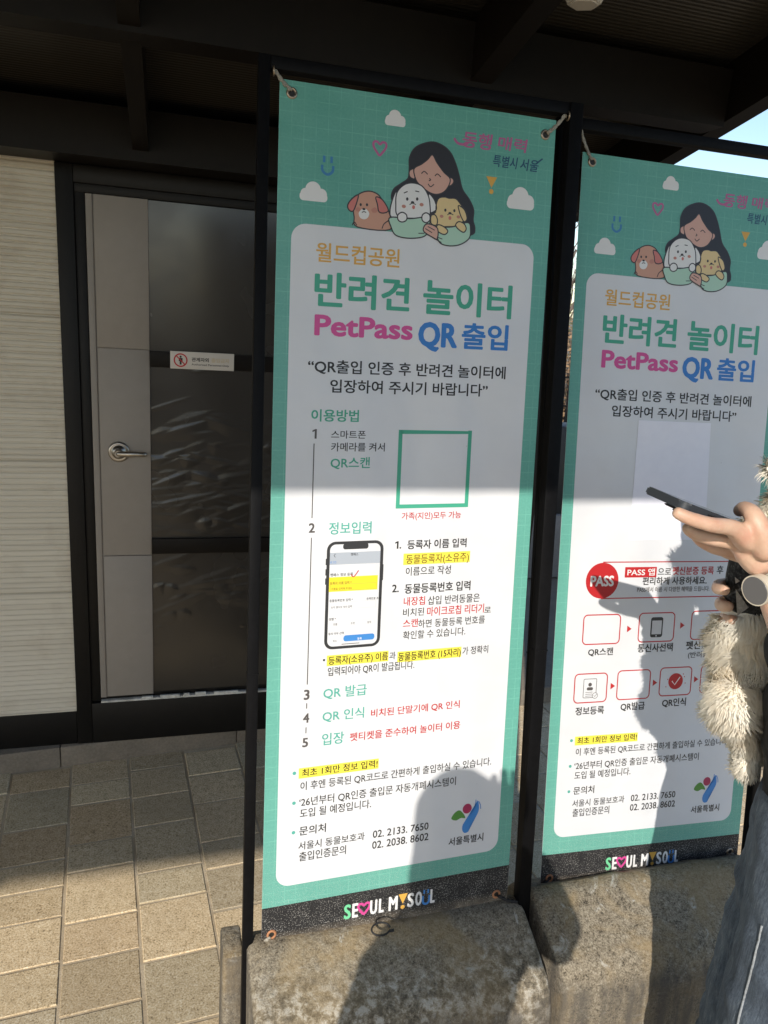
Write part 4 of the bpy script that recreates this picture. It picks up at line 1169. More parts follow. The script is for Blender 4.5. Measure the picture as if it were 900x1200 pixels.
f_root = thing('wire_fence', 'thin black wire fence in front of the brown shrubs', 'fence', (6, 7.0, 0))
bm = bmesh.new()
for k in range(75): tube(bm, [(1.6 + .13 * k, 7.0, .05), (1.6 + .13 * k, 7.0, 1.08)], .009, 5)
for z_ in (.12, .45, .78, 1.07): tube(bm, [(1.6, 7.0, z_), (11.3, 7.0, z_)], .011, 5)
obj('wire_mesh', bm, M['frame_metal'], f_root)
for x in (1.6, 4.0, 6.4, 8.8, 11.2):
    bm = bmesh.new(); box(bm, (x - .03, 7.02, 0), (x + .03, 7.08, 1.15), .004); obj('post', bm, M['frame_metal'], f_root)


def bare_tree(x, y, h, seed, label, leafy=0, ink='dry_leaf'):
    rnd = random.Random(seed); root = thing('bare_tree', label, 'tree', (x, y, 0), 'leafless trees beyond the kiosk')
    tk = bmesh.new(); br = bmesh.new(); tips = []
    def grow(bm_, p, d, L, r, lev):
        n = 5; pts = [p]; rs = [r]
        for k in range(n):
            d = (d + Vector((rnd.gauss(0, .13), rnd.gauss(0, .13), rnd.gauss(.03, .06)))).normalized(); p = p + d * L / n
            pts.append(p); rs.append(r * (1 - .55 * (k + 1) / n))
        tube(bm_, pts, rs, 7 if lev < 2 else 4)
        if lev >= 4: tips.extend(pts[2:]); return
        for _ in range((3, 4, 4, 3)[lev]):
            i = rnd.randint(2, n); a = rnd.uniform(0, 6.283); sp = rnd.uniform(.45, .9)
            dd = (d + Vector((math.cos(a) * sp, math.sin(a) * sp, rnd.uniform(-.1, .35)))).normalized()
            grow(br, pts[i], dd, L * rnd.uniform(.5, .72), rs[i] * .62, lev + 1)
    grow(tk, Vector((x, y, 0)), Vector((0, 0, 1)), h * .42, h * .022, 0)
    obj('trunk', tk, M['bark'], root, 180); obj('branches', br, M['bark'], root, 180)
    if leafy:
        lf = bmesh.new()
        for _ in range(leafy):
            c_ = rnd.choice(tips) + Vector((rnd.gauss(0, .06), rnd.gauss(0, .06), rnd.gauss(0, .06))); leaf(lf, c_, rnd, .035)
        obj('crown', lf, M[ink], root)


def leaf(bm, c_, rnd, s_):
    a = Vector((rnd.gauss(0, 1), rnd.gauss(0, 1), rnd.gauss(0, 1))).normalized(); b = a.orthogonal().normalized()
    vs = [bm.verts.new(c_ + a * s_ * u + b * s_ * v_ * .5) for u, v_ in ((-1, 0), (0, 1), (1, 0), (0, -1))]; bm.faces.new(vs)


def shrub(x, y, w, h, seed, label, ink):
    rnd = random.Random(seed); root = thing('shrub', label, 'shrub', (x, y, 0), 'shrubs behind the wire fence')
    st = bmesh.new(); lf = bmesh.new()
    for _ in range(26):
        a = rnd.uniform(0, 6.28); q = rnd.uniform(.2, 1); e = Vector((x + math.cos(a) * w * .5 * q, y + math.sin(a) * w * .4 * q, h * rnd.uniform(.6, 1.05)))
        pts = [Vector((x + rnd.gauss(0, .05), y + rnd.gauss(0, .05), 0))]
        mid = pts[0].lerp(e, .5) + Vector((rnd.gauss(0, .06), rnd.gauss(0, .06), .1)); pts = smooth_path([pts[0], mid, e], False, 4)
        tube(st, pts, [.016 * (1 - .8 * i / len(pts)) for i in range(len(pts))], 4)
        for _ in range(120):
            p = pts[rnd.randint(2, len(pts) - 1)] + Vector((rnd.gauss(0, .1), rnd.gauss(0, .1), rnd.gauss(0, .1))); leaf(lf, p, rnd, rnd.uniform(.02, .045))
    obj('stems', st, M['bark'], root); obj('foliage', lf, M[ink], root)


bare_tree(8.5, 15.0, 5.4, 4, 'tall bare tree with fine twigs against the sky between the banners')
bare_tree(6.7, 13.0, 5.4, 9, 'bare tree with forked limbs hidden mostly behind the nearer frame post')
bare_tree(26, 16.0, 5.0, 21, 'bare tree standing farthest right behind the farther banner', 500)
for i, (x, y, w, h, ink, lab) in enumerate(((5.2, 9.2, 1.9, 1.65, 'dry_leaf', 'brown leaved shrub behind the wire fence between the banners'), (6.4, 10.8, 2.2, 2.0, 'olive_leaf', 'olive shrub standing behind the brown one at the fence'),
                                          (7.4, 9.4, 1.9, 1.5, 'dry_leaf', 'low brown shrub right of the olive one'), (3.6, 9.4, 1.8, 1.6, 'olive_leaf', 'olive shrub left of the brown one by the fence'), (9.2, 10.4, 2.2, 1.9, 'dry_leaf', 'wide brown shrub at the far right of the fence'))):
    shrub(x, y, w, h, 40 + i, lab, ink)
# shrubs and trees in front of the kiosk, behind the photographer, are what the door glass mirrors
for i, (x, y) in enumerate(((-6, -13), (-1, -15), (5, -14), (10, -11), (-11, -9))):
    bare_tree(x, y, 6.5, 60 + i, ['bare tree behind the photographer, first from the left path', 'bare tree straight behind the photographer', 'bare tree behind the person in jeans', 'bare tree at the right edge of the yard', 'bare tree at the left edge of the yard'][i], 600)

# ------------------------------------------------------------------ figures
def grown(chains, blobs=(), voxel=.004, smooth_it=4, subd=2):
    """one continuous skin over chains of (points, radii); blobs are (centre, radii, tilt matrix)"""
    whole = bmesh.new(); tmp = []
    for pts, rs in chains:
        me = bpy.data.meshes.new('t'); pts = [Vector(p) for p in pts]
        me.from_pydata([tuple(p) for p in pts], [(i, i + 1) for i in range(len(pts) - 1)], [])
        o = bpy.data.objects.new('t', me); link(o); mod = o.modifiers.new('s', 'SKIN'); mod.use_smooth_shade = True
        for i, v_ in enumerate(me.skin_vertices[0].data):
            r_ = rs[i] if isinstance(rs, (list, tuple)) else rs
            v_.radius = (r_, r_) if not isinstance(r_, (list, tuple)) else r_
        me.skin_vertices[0].data[0].use_root = True
        sb = o.modifiers.new('d', 'SUBSURF'); sb.levels = subd; sb.render_levels = subd
        tmp.append(o)
    bpy.context.view_layer.update(); dg = bpy.context.evaluated_depsgraph_get()
    for o in tmp:
        me = bpy.data.meshes.new_from_object(o.evaluated_get(dg)); whole.from_mesh(me); bpy.data.meshes.remove(me)
    for o in tmp:
        me = o.data; bpy.data.objects.remove(o); bpy.data.meshes.remove(me)
    for bl in blobs:
        c_, r_ = bl[0], bl[1]; rot_ = bl[2] if len(bl) > 2 else Matrix.Identity(4)
        bmesh.ops.create_uvsphere(whole, u_segments=32, v_segments=20, radius=1.0, matrix=Matrix.Translation(Vector(c_)) @ rot_ @ Matrix.Diagonal((r_[0], r_[1], r_[2], 1)))
    me = bpy.data.meshes.new('g'); whole.to_mesh(me); whole.free()
    o = bpy.data.objects.new('g', me); link(o)
    rm = o.modifiers.new('r', 'REMESH'); rm.mode = 'VOXEL'; rm.voxel_size = voxel; rm.use_smooth_shade = True
    if smooth_it:
        s_ = o.modifiers.new('m', 'SMOOTH'); s_.iterations = smooth_it; s_.factor = .5
    bpy.context.view_layer.update(); dg = bpy.context.evaluated_depsgraph_get()
    out = bpy.data.meshes.new_from_object(o.evaluated_get(dg)); bpy.data.objects.remove(o); bpy.data.meshes.remove(me)
    out.polygons.foreach_set('use_smooth', [True] * len(out.polygons)); out.update()
    return out


def ruffle(me, amp, scale, seed=0.0, stretch=(1, 1, 1)):
    n_ = len(me.vertices); co = [0.0] * (3 * n_); nr = [0.0] * (3 * n_)
    me.vertices.foreach_get('co', co); me.vertices.foreach_get('normal', nr)
    for i in range(n_):
        a = 3 * i; p = Vector((co[a] * stretch[0], co[a + 1] * stretch[1], co[a + 2] * stretch[2])) * scale + Vector((seed, seed, seed))
        k = amp * (mnoise.noise(p) + .5 * mnoise.noise(p * 2.1))
        co[a] += nr[a] * k; co[a + 1] += nr[a + 1] * k; co[a + 2] += nr[a + 2] * k
    me.vertices.foreach_set('co', co)
    me.update()


m = mat('skin', (0.60, 0.36, 0.25), 0.48); t = NT(m); v = t.coords()
f = t.noise(v, 22, 4, 0.6); g = t.noise(v, 260, 3, 0.6)
rd_ = t.noise(v, 48, 3, .6)
t.color(t.mix(t.ramp(rd_, [(0.5, (0,) * 3), (0.7, (.5,) * 3)]), t.ramp(f, [(0.32, (0.57, 0.355, 0.25)), (0.66, (0.66, 0.455, 0.335))]), (0.58, 0.28, 0.20))); cr_ = t.noise(t.coords((1, 1, 1)), 120, 4, .65); n_ = t.bump(g, 0.25, 0.0012); t.bump(cr_, .25, .003, n_)
m.node_tree.nodes['Principled BSDF'].inputs['Subsurface Weight'].default_value = 0.12
m.node_tree.nodes['Principled BSDF'].inputs['Subsurface Radius'].default_value = (0.008, 0.003, 0.0015)
M['skin'] = m
M['nail'] = mat('nail', (0.66, 0.42, 0.36), 0.3)
m = mat('blue_denim', (0.10, 0.125, 0.16), 0.9); t = NT(m)
w1 = t.noise(t.coords((1, 1, .12)), 330, 2, 0.6); w2 = t.noise(t.coords((1, 1, .5)), 14, 5, 0.65); w3 = t.noise(t.coords(), 420, 2, 0.7)
k = t.math('ADD', t.math('MULTIPLY', w1, .35), t.math('ADD', t.math('MULTIPLY', w2, .45), t.math('MULTIPLY', w3, .2)))
t.color(t.ramp(k, [(0.38, (0.030, 0.042, 0.062)), (0.55, (0.085, 0.11, 0.145)), (0.68, (0.20, 0.235, 0.27))])); t.bump(w3, .5, .0012)
M['denim'] = m
m = mat('black_coat', (0.014, 0.014, 0.015), 0.55); t = NT(m); v = t.coords(); t.bump(t.noise(v, 26, 4, .6), .5, .012)
M['coat'] = m; m.node_tree.nodes['Principled BSDF'].inputs['Roughness'].default_value = .8; m.node_tree.nodes['Principled BSDF'].inputs['Specular IOR Level'].default_value = .2
M['hair_dark'] = speckled('dark_hair', (0.018, 0.013, 0.010), 0.4, 120, 0.45, 0.5)
M['shoe'] = mat('white_shoe', (0.6, 0.58, 0.55), 0.6)
M['eye_white'] = mat('eye_white', (0.75, 0.73, 0.7), 0.25)
M['lip'] = mat('lip', (0.5, 0.2, 0.17), 0.4)


def face(root, c_, fwd, hr):
    """eyes and mouth set on a head of half-size hr centred at c_, looking along fwd"""
    fwd = Vector(fwd).normalized(); s_ = fwd.cross(Vector((0, 0, 1))).normalized(); up = s_.cross(fwd)
    for sg in (-1, 1):
        bm = bmesh.new(); p = Vector(c_) + fwd * hr[1] * .815 + s_ * sg * hr[0] * .40 + up * hr[2] * .02
        bmesh.ops.create_uvsphere(bm, u_segments=14, v_segments=10, radius=.012, matrix=Matrix.Translation(p)); o = obj('eye', bm, M['eye_white'], root, 180)
        bm = bmesh.new(); bmesh.ops.create_uvsphere(bm, u_segments=12, v_segments=8, radius=.0062, matrix=Matrix.Translation(p + fwd * .0075)); obj('iris', bm, M['hair_dark'], o, 180)
    bm = bmesh.new(); p = Vector(c_) + fwd * hr[1] * .93 - up * hr[2] * .47
    tube(bm, [p - s_ * .022, p + fwd * .006 - s_ * .008, p + fwd * .006 + s_ * .008, p + s_ * .022], [.003, .006, .006, .003], 8); obj('mouth', bm, M['lip'], root, 180)


def head_blobs(c_, fwd, hr):
    fwd = Vector(fwd).normalized(); s_ = fwd.cross(Vector((0, 0, 1))).normalized(); up = s_.cross(fwd); c_ = Vector(c_)
    rot_ = Matrix((( s_.x, fwd.x, up.x, 0), (s_.y, fwd.y, up.y, 0), (s_.z, fwd.z, up.z, 0), (0, 0, 0, 1)))
    bl = [(c_, hr, rot_), (c_ + fwd * hr[1] * .22 - up * hr[2] * .42, (hr[0] * .74, hr[1] * .74, hr[2] * .56), rot_),
          (c_ + fwd * hr[1] * 1.02 - up * hr[2] * .16, (.012, .016, .017), rot_), (c_ + fwd * hr[1] * .99 - up * hr[2] * .02, (.009, .010, .026), rot_),
          (c_ + fwd * hr[1] * .86 - up * hr[2] * .78, (.022, .018, .016), rot_)]
    for sg in (-1, 1): bl.append((c_ + s_ * sg * hr[0] * 1.0 - fwd * .006 - up * .008, (.012, .022, .031), rot_))
    return bl, rot_


def limb(a, b, r0, r1, n=4, bulge=.0):
    a = Vector(a); b = Vector(b)
    return [a.lerp(b, k / n) for k in range(n + 1)], [r0 + (r1 - r0) * k / n + bulge * math.sin(math.pi * k / n) for k in range(n + 1)]


def path(joints, radii, n=3):
    P = []; Q = []
    for i in range(len(joints) - 1):
        for k in range(n): P.append(Vector(joints[i]).lerp(Vector(joints[i + 1]), k / n)); Q.append(radii[i] + (radii[i + 1] - radii[i]) * k / n)
    P.append(Vector(joints[-1])); Q.append(radii[-1]); return P, Q


def person(label, base, face_dir, head_c, larm, rarm, hands, hair, stride=0.0):
    """standing figure: base on the ground, head centre, joints of both arms and ready made hand chains"""
    bx, by = base; fw = Vector((face_dir[0], face_dir[1], 0)).normalized(); lf = Vector((-fw.y, fw.x, 0)); B = Vector((bx, by, 0)); hc = Vector(head_c)
    root = thing('person', label, 'person', (bx, by, 0))
    hip = B + Vector((0, 0, .86)); chest = Vector((B.x * .6 + hc.x * .4, B.y * .6 + hc.y * .4, hc.z - .40)); neck = Vector((hc.x * .85 + chest.x * .15, hc.y * .85 + chest.y * .15, hc.z - .15)) - fw * .02
    HR = (.074, .094, .112)
    legs = []; shoes = []
    for sg in (1, -1):
        h_ = hip + lf * sg * .085; kn = B + lf * sg * .095 + fw * (.03 + stride * sg) + Vector((0, 0, .47)); an = B + lf * sg * .10 + fw * (stride * 1.6 * sg - .02) + Vector((0, 0, .09))
        legs.append((h_, kn, an)); shoes.append((an, an + fw * .14 - Vector((0, 0, .045))))
    ch = [path([hip, hip.lerp(chest, .55), chest, neck, hc], [.080, .078, .092, .05, .06], 2)]
    for h_, kn, an in legs: ch.append(path([hip, h_, kn, an, an + fw * .12 - Vector((0, 0, .05))], [.07, .070, .048, .035, .032]))
    for sh_, el, wr in (larm, rarm): ch.append(path([chest + Vector((0, 0, .06)), sh_, el, wr], [.07, .050, .038, .026]))
    bl, rot_ = head_blobs(hc, hands['look'], HR)
    body = grown(ch + hands['chains'], bl, .0026, 2)
    put('body', body, M['skin'], root)
    face(root, hc, hands['look'], HR)
    # clothes
    coat_ch = [path([hip + Vector((0, 0, .20)), hip.lerp(chest, .5), chest, chest + Vector((0, 0, .09)), neck - Vector((0, 0, .045))], [.105, .100, .120, .095, .066], 2)]
    for sg in (1, -1): coat_ch.append(path([hip + lf * sg * .06 + Vector((0, 0, .20)), hip.lerp(chest, .5) + lf * sg * .06, chest + lf * sg * .07], [.088, .082, .095], 2))
    for k_, (sh_, el, wr) in enumerate((larm, rarm)):
        end = Vector(el).lerp(Vector(wr), hands['cuff'][k_])
        coat_ch.append(path([chest + Vector((0, 0, .05)), sh_, el, end], [.095, .072, .056, .044]))
    cm = grown(coat_ch, (), .008, 3); ruffle(cm, .010, 9, 3.0, (1, 1, 1.6)); put('coat', cm, M['coat'], root)
    jch = []
    for h_, kn, an in legs: jch.append(path([hip + Vector((0, 0, .24)), h_, h_.lerp(kn, .4), kn, an + Vector((0, 0, .03))], [.112, .106, .098, .078, .072]))
    jm = grown(jch, (), .006, 4); ruffle(jm, .006, 11, 1.0, (1, 1, 2.2)); put('jeans', jm, M['denim'], root)
    for an, toe in shoes:
        sm_ = grown([path([an - fw * .03 - Vector((0, 0, .04)), an.lerp(toe, .5) - Vector((0, 0, .022)), toe - Vector((0, 0, .004))], [.046, .043, .036])], (), .006, 2)
        for v_ in sm_.vertices: v_.co.z = max(v_.co.z, .003)
        put('shoe', sm_, M['shoe'], root)
    hm = grown(hair(hc, fw, rot_, HR), [(hc + rot_.to_3x3() @ Vector((0, -.014, .018)), (HR[0] + .014, HR[1] + .004, HR[2] + .006), rot_)], .006, 2); ruffle(hm, .006, 22, 5, (1, 1, .3)); put('hair', hm, M['hair_dark'], root)
    return root


def long_hair(L):
    def f_(hc, fw, rot_, HR):
        r3 = rot_.to_3x3(); out = []
        for x_, y_, r_ in ((-.062, -.035, .035), (-.035, -.075, .04), (0, -.085, .042), (.035, -.075, .04), (.062, -.035, .035)):
            a = hc + r3 @ Vector((x_, y_, .05)); out.append(path([a, a + Vector((0, 0, -.13)), a + Vector((0, 0, -L)) - fw * .02], [r_, r_, r_ * .5], 2))
        return out
    return f_


# --- hands of the person with the phone
def chain_px(pts, radii): return ([at(*p) for p in pts], radii)
lh = [chain_px([(902, 672, .700), (884, 648, .712), (866, 632, .722)], [0.0216, 0.0243, 0.0189]),
      chain_px([(884, 640, .705), (862, 622, .705), (858, 617, .700)], [0.0180, 0.0126, 0.0103]),
      chain_px([(880, 646, .73), (862, 637, .735), (858, 633, .735)], [0.0180, 0.0126, 0.0103]),
      chain_px([(884, 640, .700), (860, 618, .700), (832, 615, .693), (806, 607, .700), (788, 598, .708)], [0.0153, 0.0113, 0.0095, 0.0088, 0.0072]),
      chain_px([(884, 646, .715), (860, 634, .724), (832, 631, .730), (810, 624, .736), (800, 614, .742)], [0.0153, 0.0113, 0.0095, 0.0086, 0.0070]),
      chain_px([(884, 652, .735), (862, 646, .748), (838, 643, .760), (820, 634, .766), (811, 622, .768)], [0.0144, 0.0108, 0.0090, 0.0081, 0.0067]),
      chain_px([(886, 656, .75), (868, 652, .768), (850, 648, .785), (836, 638, .790), (829, 626, .790)], [0.0135, 0.0095, 0.0081, 0.0072, 0.0063]),
      chain_px([(900, 655, .690), (892, 622, .690), (882, 601, .700), (872, 595, .722), (864, 600, .740)], [0.0180, 0.0149, 0.0113, 0.0097, 0.0077])]
rh = [chain_px([(905, 690, .90), (885, 700, .875), (868, 705, .862)], [.022, .022, .020]),
      chain_px([(885, 694, .875), (858, 684, .855), (842, 686, .828), (841, 690, .800), (853, 692, .776)], [.014, .0105, .0098, .009, .0078]),
      chain_px([(885, 704, .875), (860, 702, .855), (845, 706, .828), (845, 710, .800), (857, 711, .776)], [.014, .0105, .0098, .009, .0078]),
      chain_px([(885, 714, .875), (864, 718, .855), (849, 724, .828), (850, 727, .802), (862, 726, .778)], [.013, .010, .0092, .0085, .0074]),
      chain_px([(888, 720, .875), (870, 730, .855), (857, 736, .830), (858, 738, .806), (868, 736, .785)], [.012, .0092, .0085, .0078, .0068]),
      chain_px([(895, 690, .88), (885, 668, .862), (880, 655, .845), (884, 650, .825)], [.016, .012, .0105, .0085])]
wl = at(904, 674, .700); wr_ = at(908, 692, .905)
WB = (.862, .660)
LA = [Vector((.735, .545, 1.42)), wl + Vector((.055, -.145, -.225)), wl]
RA = [Vector((.965, .775, 1.42)), Vector((1.07, .90, 1.16)), wr_]
woman = person('person in black coat and jeans holding a phone and a small white dog', WB, (-.75, .66), (.780, .625, 1.655), LA, RA,
               {'chains': lh + rh, 'cuff': (.82, .88), 'look': (-.62, .50, -.45)}, long_hair(.34), .0)

# stitched side seam of the nearer trouser leg
bm = bmesh.new(); sp = [at(*q) for q in ((893, 1085, .640), (880, 1140, .632), (868, 1185, .628), (856, 1240, .628))]
from mathutils.bvhtree import BVHTree
jo = next(ch for ch in woman.children if ch.name.startswith('jeans')); off = world_loc(woman)
bv = BVHTree.FromPolygons([v_.co + off for v_ in jo.data.vertices], [tuple(p.vertices) for p in jo.data.polygons])
pts = []
for p in smooth_path(sp, False, 8):
    hit = bv.ray_cast(CAM, (p - CAM).normalized())
    if hit[0] is not None: pts.append(hit[0] - (p - CAM).normalized() * .0008)
if len(pts) > 3:
    tube(bm, pts, .0016, 6); M['thread'] = speckled('pale_thread', (0.30, 0.32, 0.34), .4, 300, .9, .3); obj('seam', bm, M['thread'], jo, 180)

# wrist watch
d_ = (wl - LA[1]).normalized(); wc = wl - d_ * .012; nrm = (CAM - wc); nrm = (nrm - d_ * nrm.dot(d_)).normalized(); s_ = d_.cross(nrm)
bm = bmesh.new(); N_ = 28; rgs = []
for off, rr in ((-.010, .0285), (-.009, .0305), (.009, .0305), (.010, .0285)):
    rgs.append([bm.verts.new(wc + d_ * off + (nrm * math.cos(2 * math.pi * k / N_) + s_ * math.sin(2 * math.pi * k / N_)) * rr) for k in range(N_)])
for i in range(4):
    for k in range(N_): bm.faces.new((rgs[i][k], rgs[i][(k + 1) % N_], rgs[(i + 1) % 4][(k + 1) % N_], rgs[(i + 1) % 4][k]))
M['strap'] = mat('cream_strap', (0.62, 0.56, 0.46), 0.5); M['steel'] = mat('watch_steel', (0.62, 0.60, 0.56), 0.25, 1.0); M['dial'] = mat('watch_glass', (0.13, 0.13, 0.135), 0.3)
strap = obj('wristwatch', bm, M['strap'], woman, 40)
wn_ = (nrm * .80 - s_ * .30 - Vector((0, 0, .5))).normalized(); wn_ = (wn_ - d_ * wn_.dot(d_)).normalized(); ws = d_.cross(wn_)
bm = bmesh.new()
def dial(bm, r0, h0_, r1, h1_):
    a = [bm.verts.new(wc + wn_ * h0_ + (d_ * math.cos(2 * math.pi * k / 32) + ws * math.sin(2 * math.pi * k / 32)) * r0) for k in range(32)]
    b = [bm.verts.new(wc + wn_ * h1_ + (d_ * math.cos(2 * math.pi * k / 32) + ws * math.sin(2 * math.pi * k / 32)) * r1) for k in range(32)]
    for k in range(32): bm.faces.new((a[k], a[(k + 1) % 32], b[(k + 1) % 32], b[k]))
    bm.faces.new(b)
dial(bm, .0185, .024, .0185, .036); obj('watch_case', bm, M['strap'], strap, 40)
bm = bmesh.new(); dial(bm, .0170, .0361, .0165, .0366); obj('watch_dial', bm, M['dial'], strap, 40)

# --- phone held edge on
tip = at(775, 583, .712); far = at(852, 612, .722); ax = (far - tip).normalized(); far = tip + ax * .150
vw = ((tip + far) / 2 - CAM).normalized(); side = (vw - ax * vw.dot(ax)).normalized(); nn = side.cross(ax)
if nn.z < 0: nn = -nn
tl = R(2.5); side2 = side * math.cos(tl) + nn * math.sin(tl); nn2 = nn * math.cos(tl) - side * math.sin(tl)
pc = tip + side2 * .030 + ax * .030
phone = thing('mobile_phone', 'dark phone held out edge on in the left hand of the person', 'phone', pc)
M['phone_case'] = mat('dark_phone_case', (0.035, 0.040, 0.048), 0.38); M['phone_glass'] = mat('phone_glass', (0.01, 0.01, 0.012), 0.08); M['phone_dark'] = mat('camera_bump', (0.01, 0.01, 0.011), 0.3)
mt = Matrix(((ax.x, side2.x, nn2.x, pc.x), (ax.y, side2.y, nn2.y, pc.y), (ax.z, side2.z, nn2.z, pc.z), (0, 0, 0, 1)))
bm = bmesh.new(); b2 = bmesh.new(); o2_ = rrect(0, -.036, .150, .036, .011, 6)
prism(b2, o2_, lambda q, d: Vector((q[0], q[1], d)), -.0048, .0048)
bmesh.ops.bevel(b2, geom=[e for e in b2.edges if abs(e.verts[0].co.z - e.verts[1].co.z) < 1e-6], offset=.0018, segments=2, affect='EDGES')
bmesh.ops.transform(b2, matrix=mt, verts=b2.verts[:]); merge(bm, b2); obj('case', bm, M['phone_case'], phone, 40)
bm = bmesh.new(); b2 = bmesh.new(); prism(b2, rrect(.004, -.032, .146, .032, .008, 5), lambda q, d: Vector((q[0], q[1], d)), .0048, .0052); bmesh.ops.transform(b2, matrix=mt, verts=b2.verts[:]); merge(bm, b2); obj('screen', bm, M['phone_glass'], phone, 40)
bm = bmesh.new()
box(bm, (.004, -.033, -.0078), (.034, -.002, -.0049), .0022, 0, mt)
for a, b in ((.013, -.024), (.025, -.024), (.019, -.011)):
    b2 = bmesh.new(); bmesh.ops.create_cone(b2, cap_ends=True, segments=16, radius1=.0055, radius2=.005, depth=.0022, matrix=Matrix.Translation((a, b, -.0088))); bmesh.ops.transform(b2, matrix=mt, verts=b2.verts[:]); merge(bm, b2)
for a in (.040, .056): box(bm, (a, -.0372, -.0014), (a + .011, -.0360, .0014), .0004, 0, mt)
obj('camera_bump', bm, M['phone_dark'], phone, 40)

# --- small white dog held against the coat
m = mat('cream_dog_fur', (0.86, 0.80, 0.69), 0.8); t = NT(m); f = t.noise(t.coords(), 16, 4, .6)
t.color(t.ramp(f, [(0.32, (0.80, 0.69, 0.53)), (0.58, (0.90, 0.85, 0.75))])); M['fur'] = m
hm_ = mat('cream_dog_hair', (0.86, 0.80, 0.70), 0.8); t = NT(hm_)
f = t.noise(t.coords(), 16, 4, .6); cc_ = t.ramp(f, [(0.32, (0.92, 0.82, 0.66)), (0.58, (0.98, 0.94, 0.84))])
df = t.new('ShaderNodeBsdfDiffuse'); tr = t.new('ShaderNodeBsdfTranslucent'); mx = t.new('ShaderNodeMixShader'); mx.inputs[0].default_value = .15
t.link(cc_, df.inputs[0]); t.link(cc_, tr.inputs[0]); t.link(df.outputs[0], mx.inputs[1]); t.link(tr.outputs[0], mx.inputs[2])
t.link(mx.outputs[0], t.n['Material Output'].inputs['Surface']); M['hair_white'] = hm_
M['dog_nose'] = mat('dog_nose', (0.015, 0.012, 0.012), 0.3)
m = mat('black_tweed_vest', (0.02, 0.02, 0.022), 0.9); t = NT(m); f = t.noise(t.coords(), 170, 3, .7)
t.color(t.ramp(f, [(0.45, (0.012, 0.012, 0.013)), (0.62, (0.055, 0.055, 0.055)), (0.72, (0.22, 0.22, 0.21))])); t.bump(f, .5, .003); M['tweed'] = m
dog = thing('dog', 'small fluffy white dog in a black vest held upright in arms', 'dog', at(862, 800, .80))
dch = [chain_px([(886, 800, .800), (884, 770, .800), (888, 730, .800), (892, 680, .800), (900, 635, .800), (925, 600, .80), (958, 575, .80)], [.052, .058, .053, .045, .036, .030, .034]),
       chain_px([(884, 800, .790), (862, 812, .772), (860, 832, .768), (872, 856, .772), (878, 878, .772), (875, 898, .766), (869, 908, .755)], [.040, .038, .032, .024, .018, .0165, .017]),
       chain_px([(958, 575, .80), (945, 588, .772), (935, 596, .762)], [.038, .024, .017]),
       chain_px([(900, 640, .78), (912, 668, .755), (920, 690, .745)], [.026, .02, .016]),
       chain_px([(955, 550, .80), (920, 546, .797), (896, 550, .795)], [.020, .009, .005])]
dm = grown(dch, (), .005, 3)
body_o = put('body', dm, M['fur'], dog)
bm = bmesh.new(); bmesh.ops.create_uvsphere(bm, u_segments=12, v_segments=8, radius=.009, matrix=Matrix.Translation(at(928, 598, .751))); obj('nose', bm, M['dog_nose'], dog, 180)
vch = [chain_px([(888, 724, .800), (890, 700, .800), (893, 672, .800), (899, 640, .800), (906, 622, .800)], [.050, .0505, .0485, .044, .039])]
vm = grown(vch, (), .005, 2); ruffle(vm, .002, 30); vest = put('vest', vm, M['tweed'], dog)
bm = bmesh.new()
for q in (((862, 690), (877, 712), (864, 722)), ((861, 676), (867, 681), (862, 684))):
    for d in (0,):
        vs = []
        for px_, py_ in q:
            r_ = at(px_, py_, .80); dv = (r_ - CAM).normalized(); vs.append(r_ - dv * .047)
        f_ = bm.faces.new([bm.verts.new(v_) for v_ in vs]); e_ = bmesh.ops.extrude_face_region(bm, geom=[f_])
        for g_ in e_['geom']:
            if isinstance(g_, bmesh.types.BMVert): g_.co += dv * .003
M['pale_patch'] = speckled('pale_patch', (0.45, 0.44, 0.42), 0.4, 200, .8, .2); obj('patch', bm, M['pale_patch'], vest)
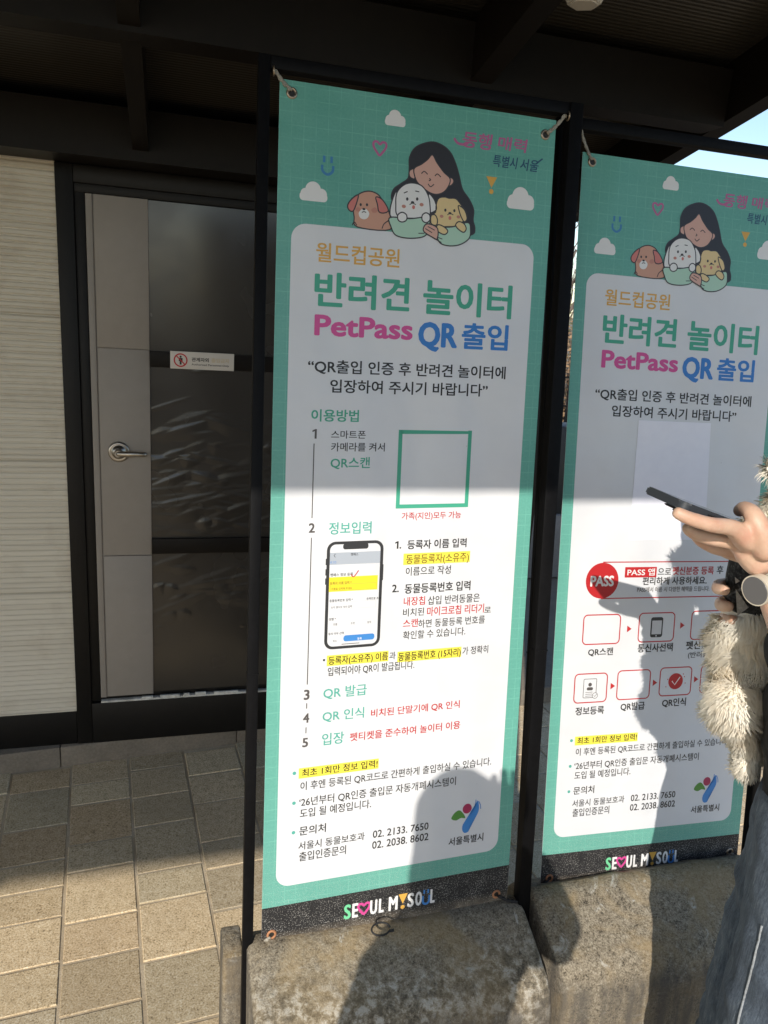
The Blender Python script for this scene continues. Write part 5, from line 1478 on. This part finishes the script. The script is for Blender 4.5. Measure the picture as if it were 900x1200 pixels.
# coat of fur: many thin tapering locks lying along the body
rnd = random.Random(5); fb = bmesh.new(); base_loc = world_loc(dog)
tris = []; tot = 0.0
for p in dm.polygons:
    tot += p.area; tris.append((tot, p.index))
import bisect
keys_ = [a for a, b in tris]
vest_a = at(884, 672, .80)
down = Vector((-.12, -.10, -1)).normalized()
fn_ = []
for _ in range(52000):
    p = dm.polygons[tris[min(len(tris) - 1, bisect.bisect(keys_, rnd.random() * tot))][1]]
    c_ = base_loc + p.center + Vector((rnd.gauss(0, .002), rnd.gauss(0, .002), rnd.gauss(0, .002))); nrm_ = Vector(p.normal)
    if at(870, 720, c_.y).z < c_.z < at(893, 628, c_.y).z and c_.y > .745: continue
    low = c_.z < at(870, 848, c_.y).z
    L_ = rnd.uniform(.004, .008) if low else rnd.uniform(.009, .019)
    if c_.z > at(893, 600, c_.y).z: L_ *= .8
    q = c_ * 38                                              # neighbouring hairs bend together into curls
    curl = Vector((mnoise.noise(q), mnoise.noise(q + Vector((7, 3, 1))), mnoise.noise(q + Vector((2, 9, 5)))))
    dr = (nrm_ * .75 + down * .55 + curl * .95 + Vector((rnd.gauss(0, .18), rnd.gauss(0, .18), rnd.gauss(0, .18)))).normalized()
    sd = dr.cross(nrm_ + Vector((.01, .02, .03))).normalized() * rnd.uniform(.0004, .0009)
    pts = [c_ - nrm_ * .001, c_ + nrm_ * L_ * .35 + dr * L_ * .25, c_ + nrm_ * L_ * .45 + dr * L_ * .62 + curl * L_ * .15, c_ + nrm_ * L_ * .40 + dr * L_ * .95 + curl * L_ * .4 + down * L_ * .15]
    prev = None; n0_ = len(fb.verts)
    for k in range(3):
        w_ = (1, .95, .7)[k]; now = (fb.verts.new(pts[k] - sd * w_), fb.verts.new(pts[k] + sd * w_))
        if prev: fb.faces.new((prev[0], prev[1], now[1], now[0]))
        prev = now
    fb.faces.new((prev[0], prev[1], fb.verts.new(pts[3])))
    fn_.extend([tuple((nrm_ + curl * .35 - down * .1).normalized())] * (len(fb.verts) - n0_))
me = bpy.data.meshes.new('fur'); fb.to_mesh(me); fb.free(); me.polygons.foreach_set('use_smooth', [True] * len(me.polygons)); me.normals_split_custom_set_from_vertices(fn_)
put('fur', me, M['hair_white'], dog)

# --- the photographer, whose shadow falls on the nearer banner and its block
PH = Vector((-.177, -.235, 1.566))
psL = [Vector((-.270, -.29, 1.43)), Vector((-.290, -.20, 1.20)), Vector((-.13, -.11, 1.33))]
psR = [Vector((-.075, -.29, 1.42)), Vector((.070, -.22, 1.32)), Vector((.01, -.09, 1.44))]
def plain_hand(wr, d, sidev):
    d = Vector(d).normalized(); s2 = Vector(sidev).normalized(); wr = Vector(wr); out = [([wr, wr + d * .045, wr + d * .08], [.024, .028, .024])]
    for k in range(4):
        o_ = s2 * (k - 1.5) * .020; L_ = (.065, .075, .07, .055)[k]; b_ = wr + d * .08 + o_; up_ = Vector((0, .012, .012))
        out.append(([wr + d * .05 + o_ * .6, b_, b_ + d * L_ * .5 + up_ * .4, b_ + d * L_ * .9 + up_], [.014, .0095, .0088, .0075]))
    out.append(([wr + d * .02 - s2 * .02, wr + d * .05 - s2 * .045, wr + d * .085 - s2 * .05], [.016, .0125, .009])); return out
photog = person('photographer in dark coat standing before the nearer banner', (-.19, -.32), (.1, 1), PH, psL, psR,
                {'chains': plain_hand(psL[2], (.25, .1, 1), (1, 0, 0)) + plain_hand(psR[2], (-.1, .1, 1), (1, 0, 0)), 'cuff': (.9, .9), 'look': (.1, 1, -.25)}, long_hair(.22), .02)
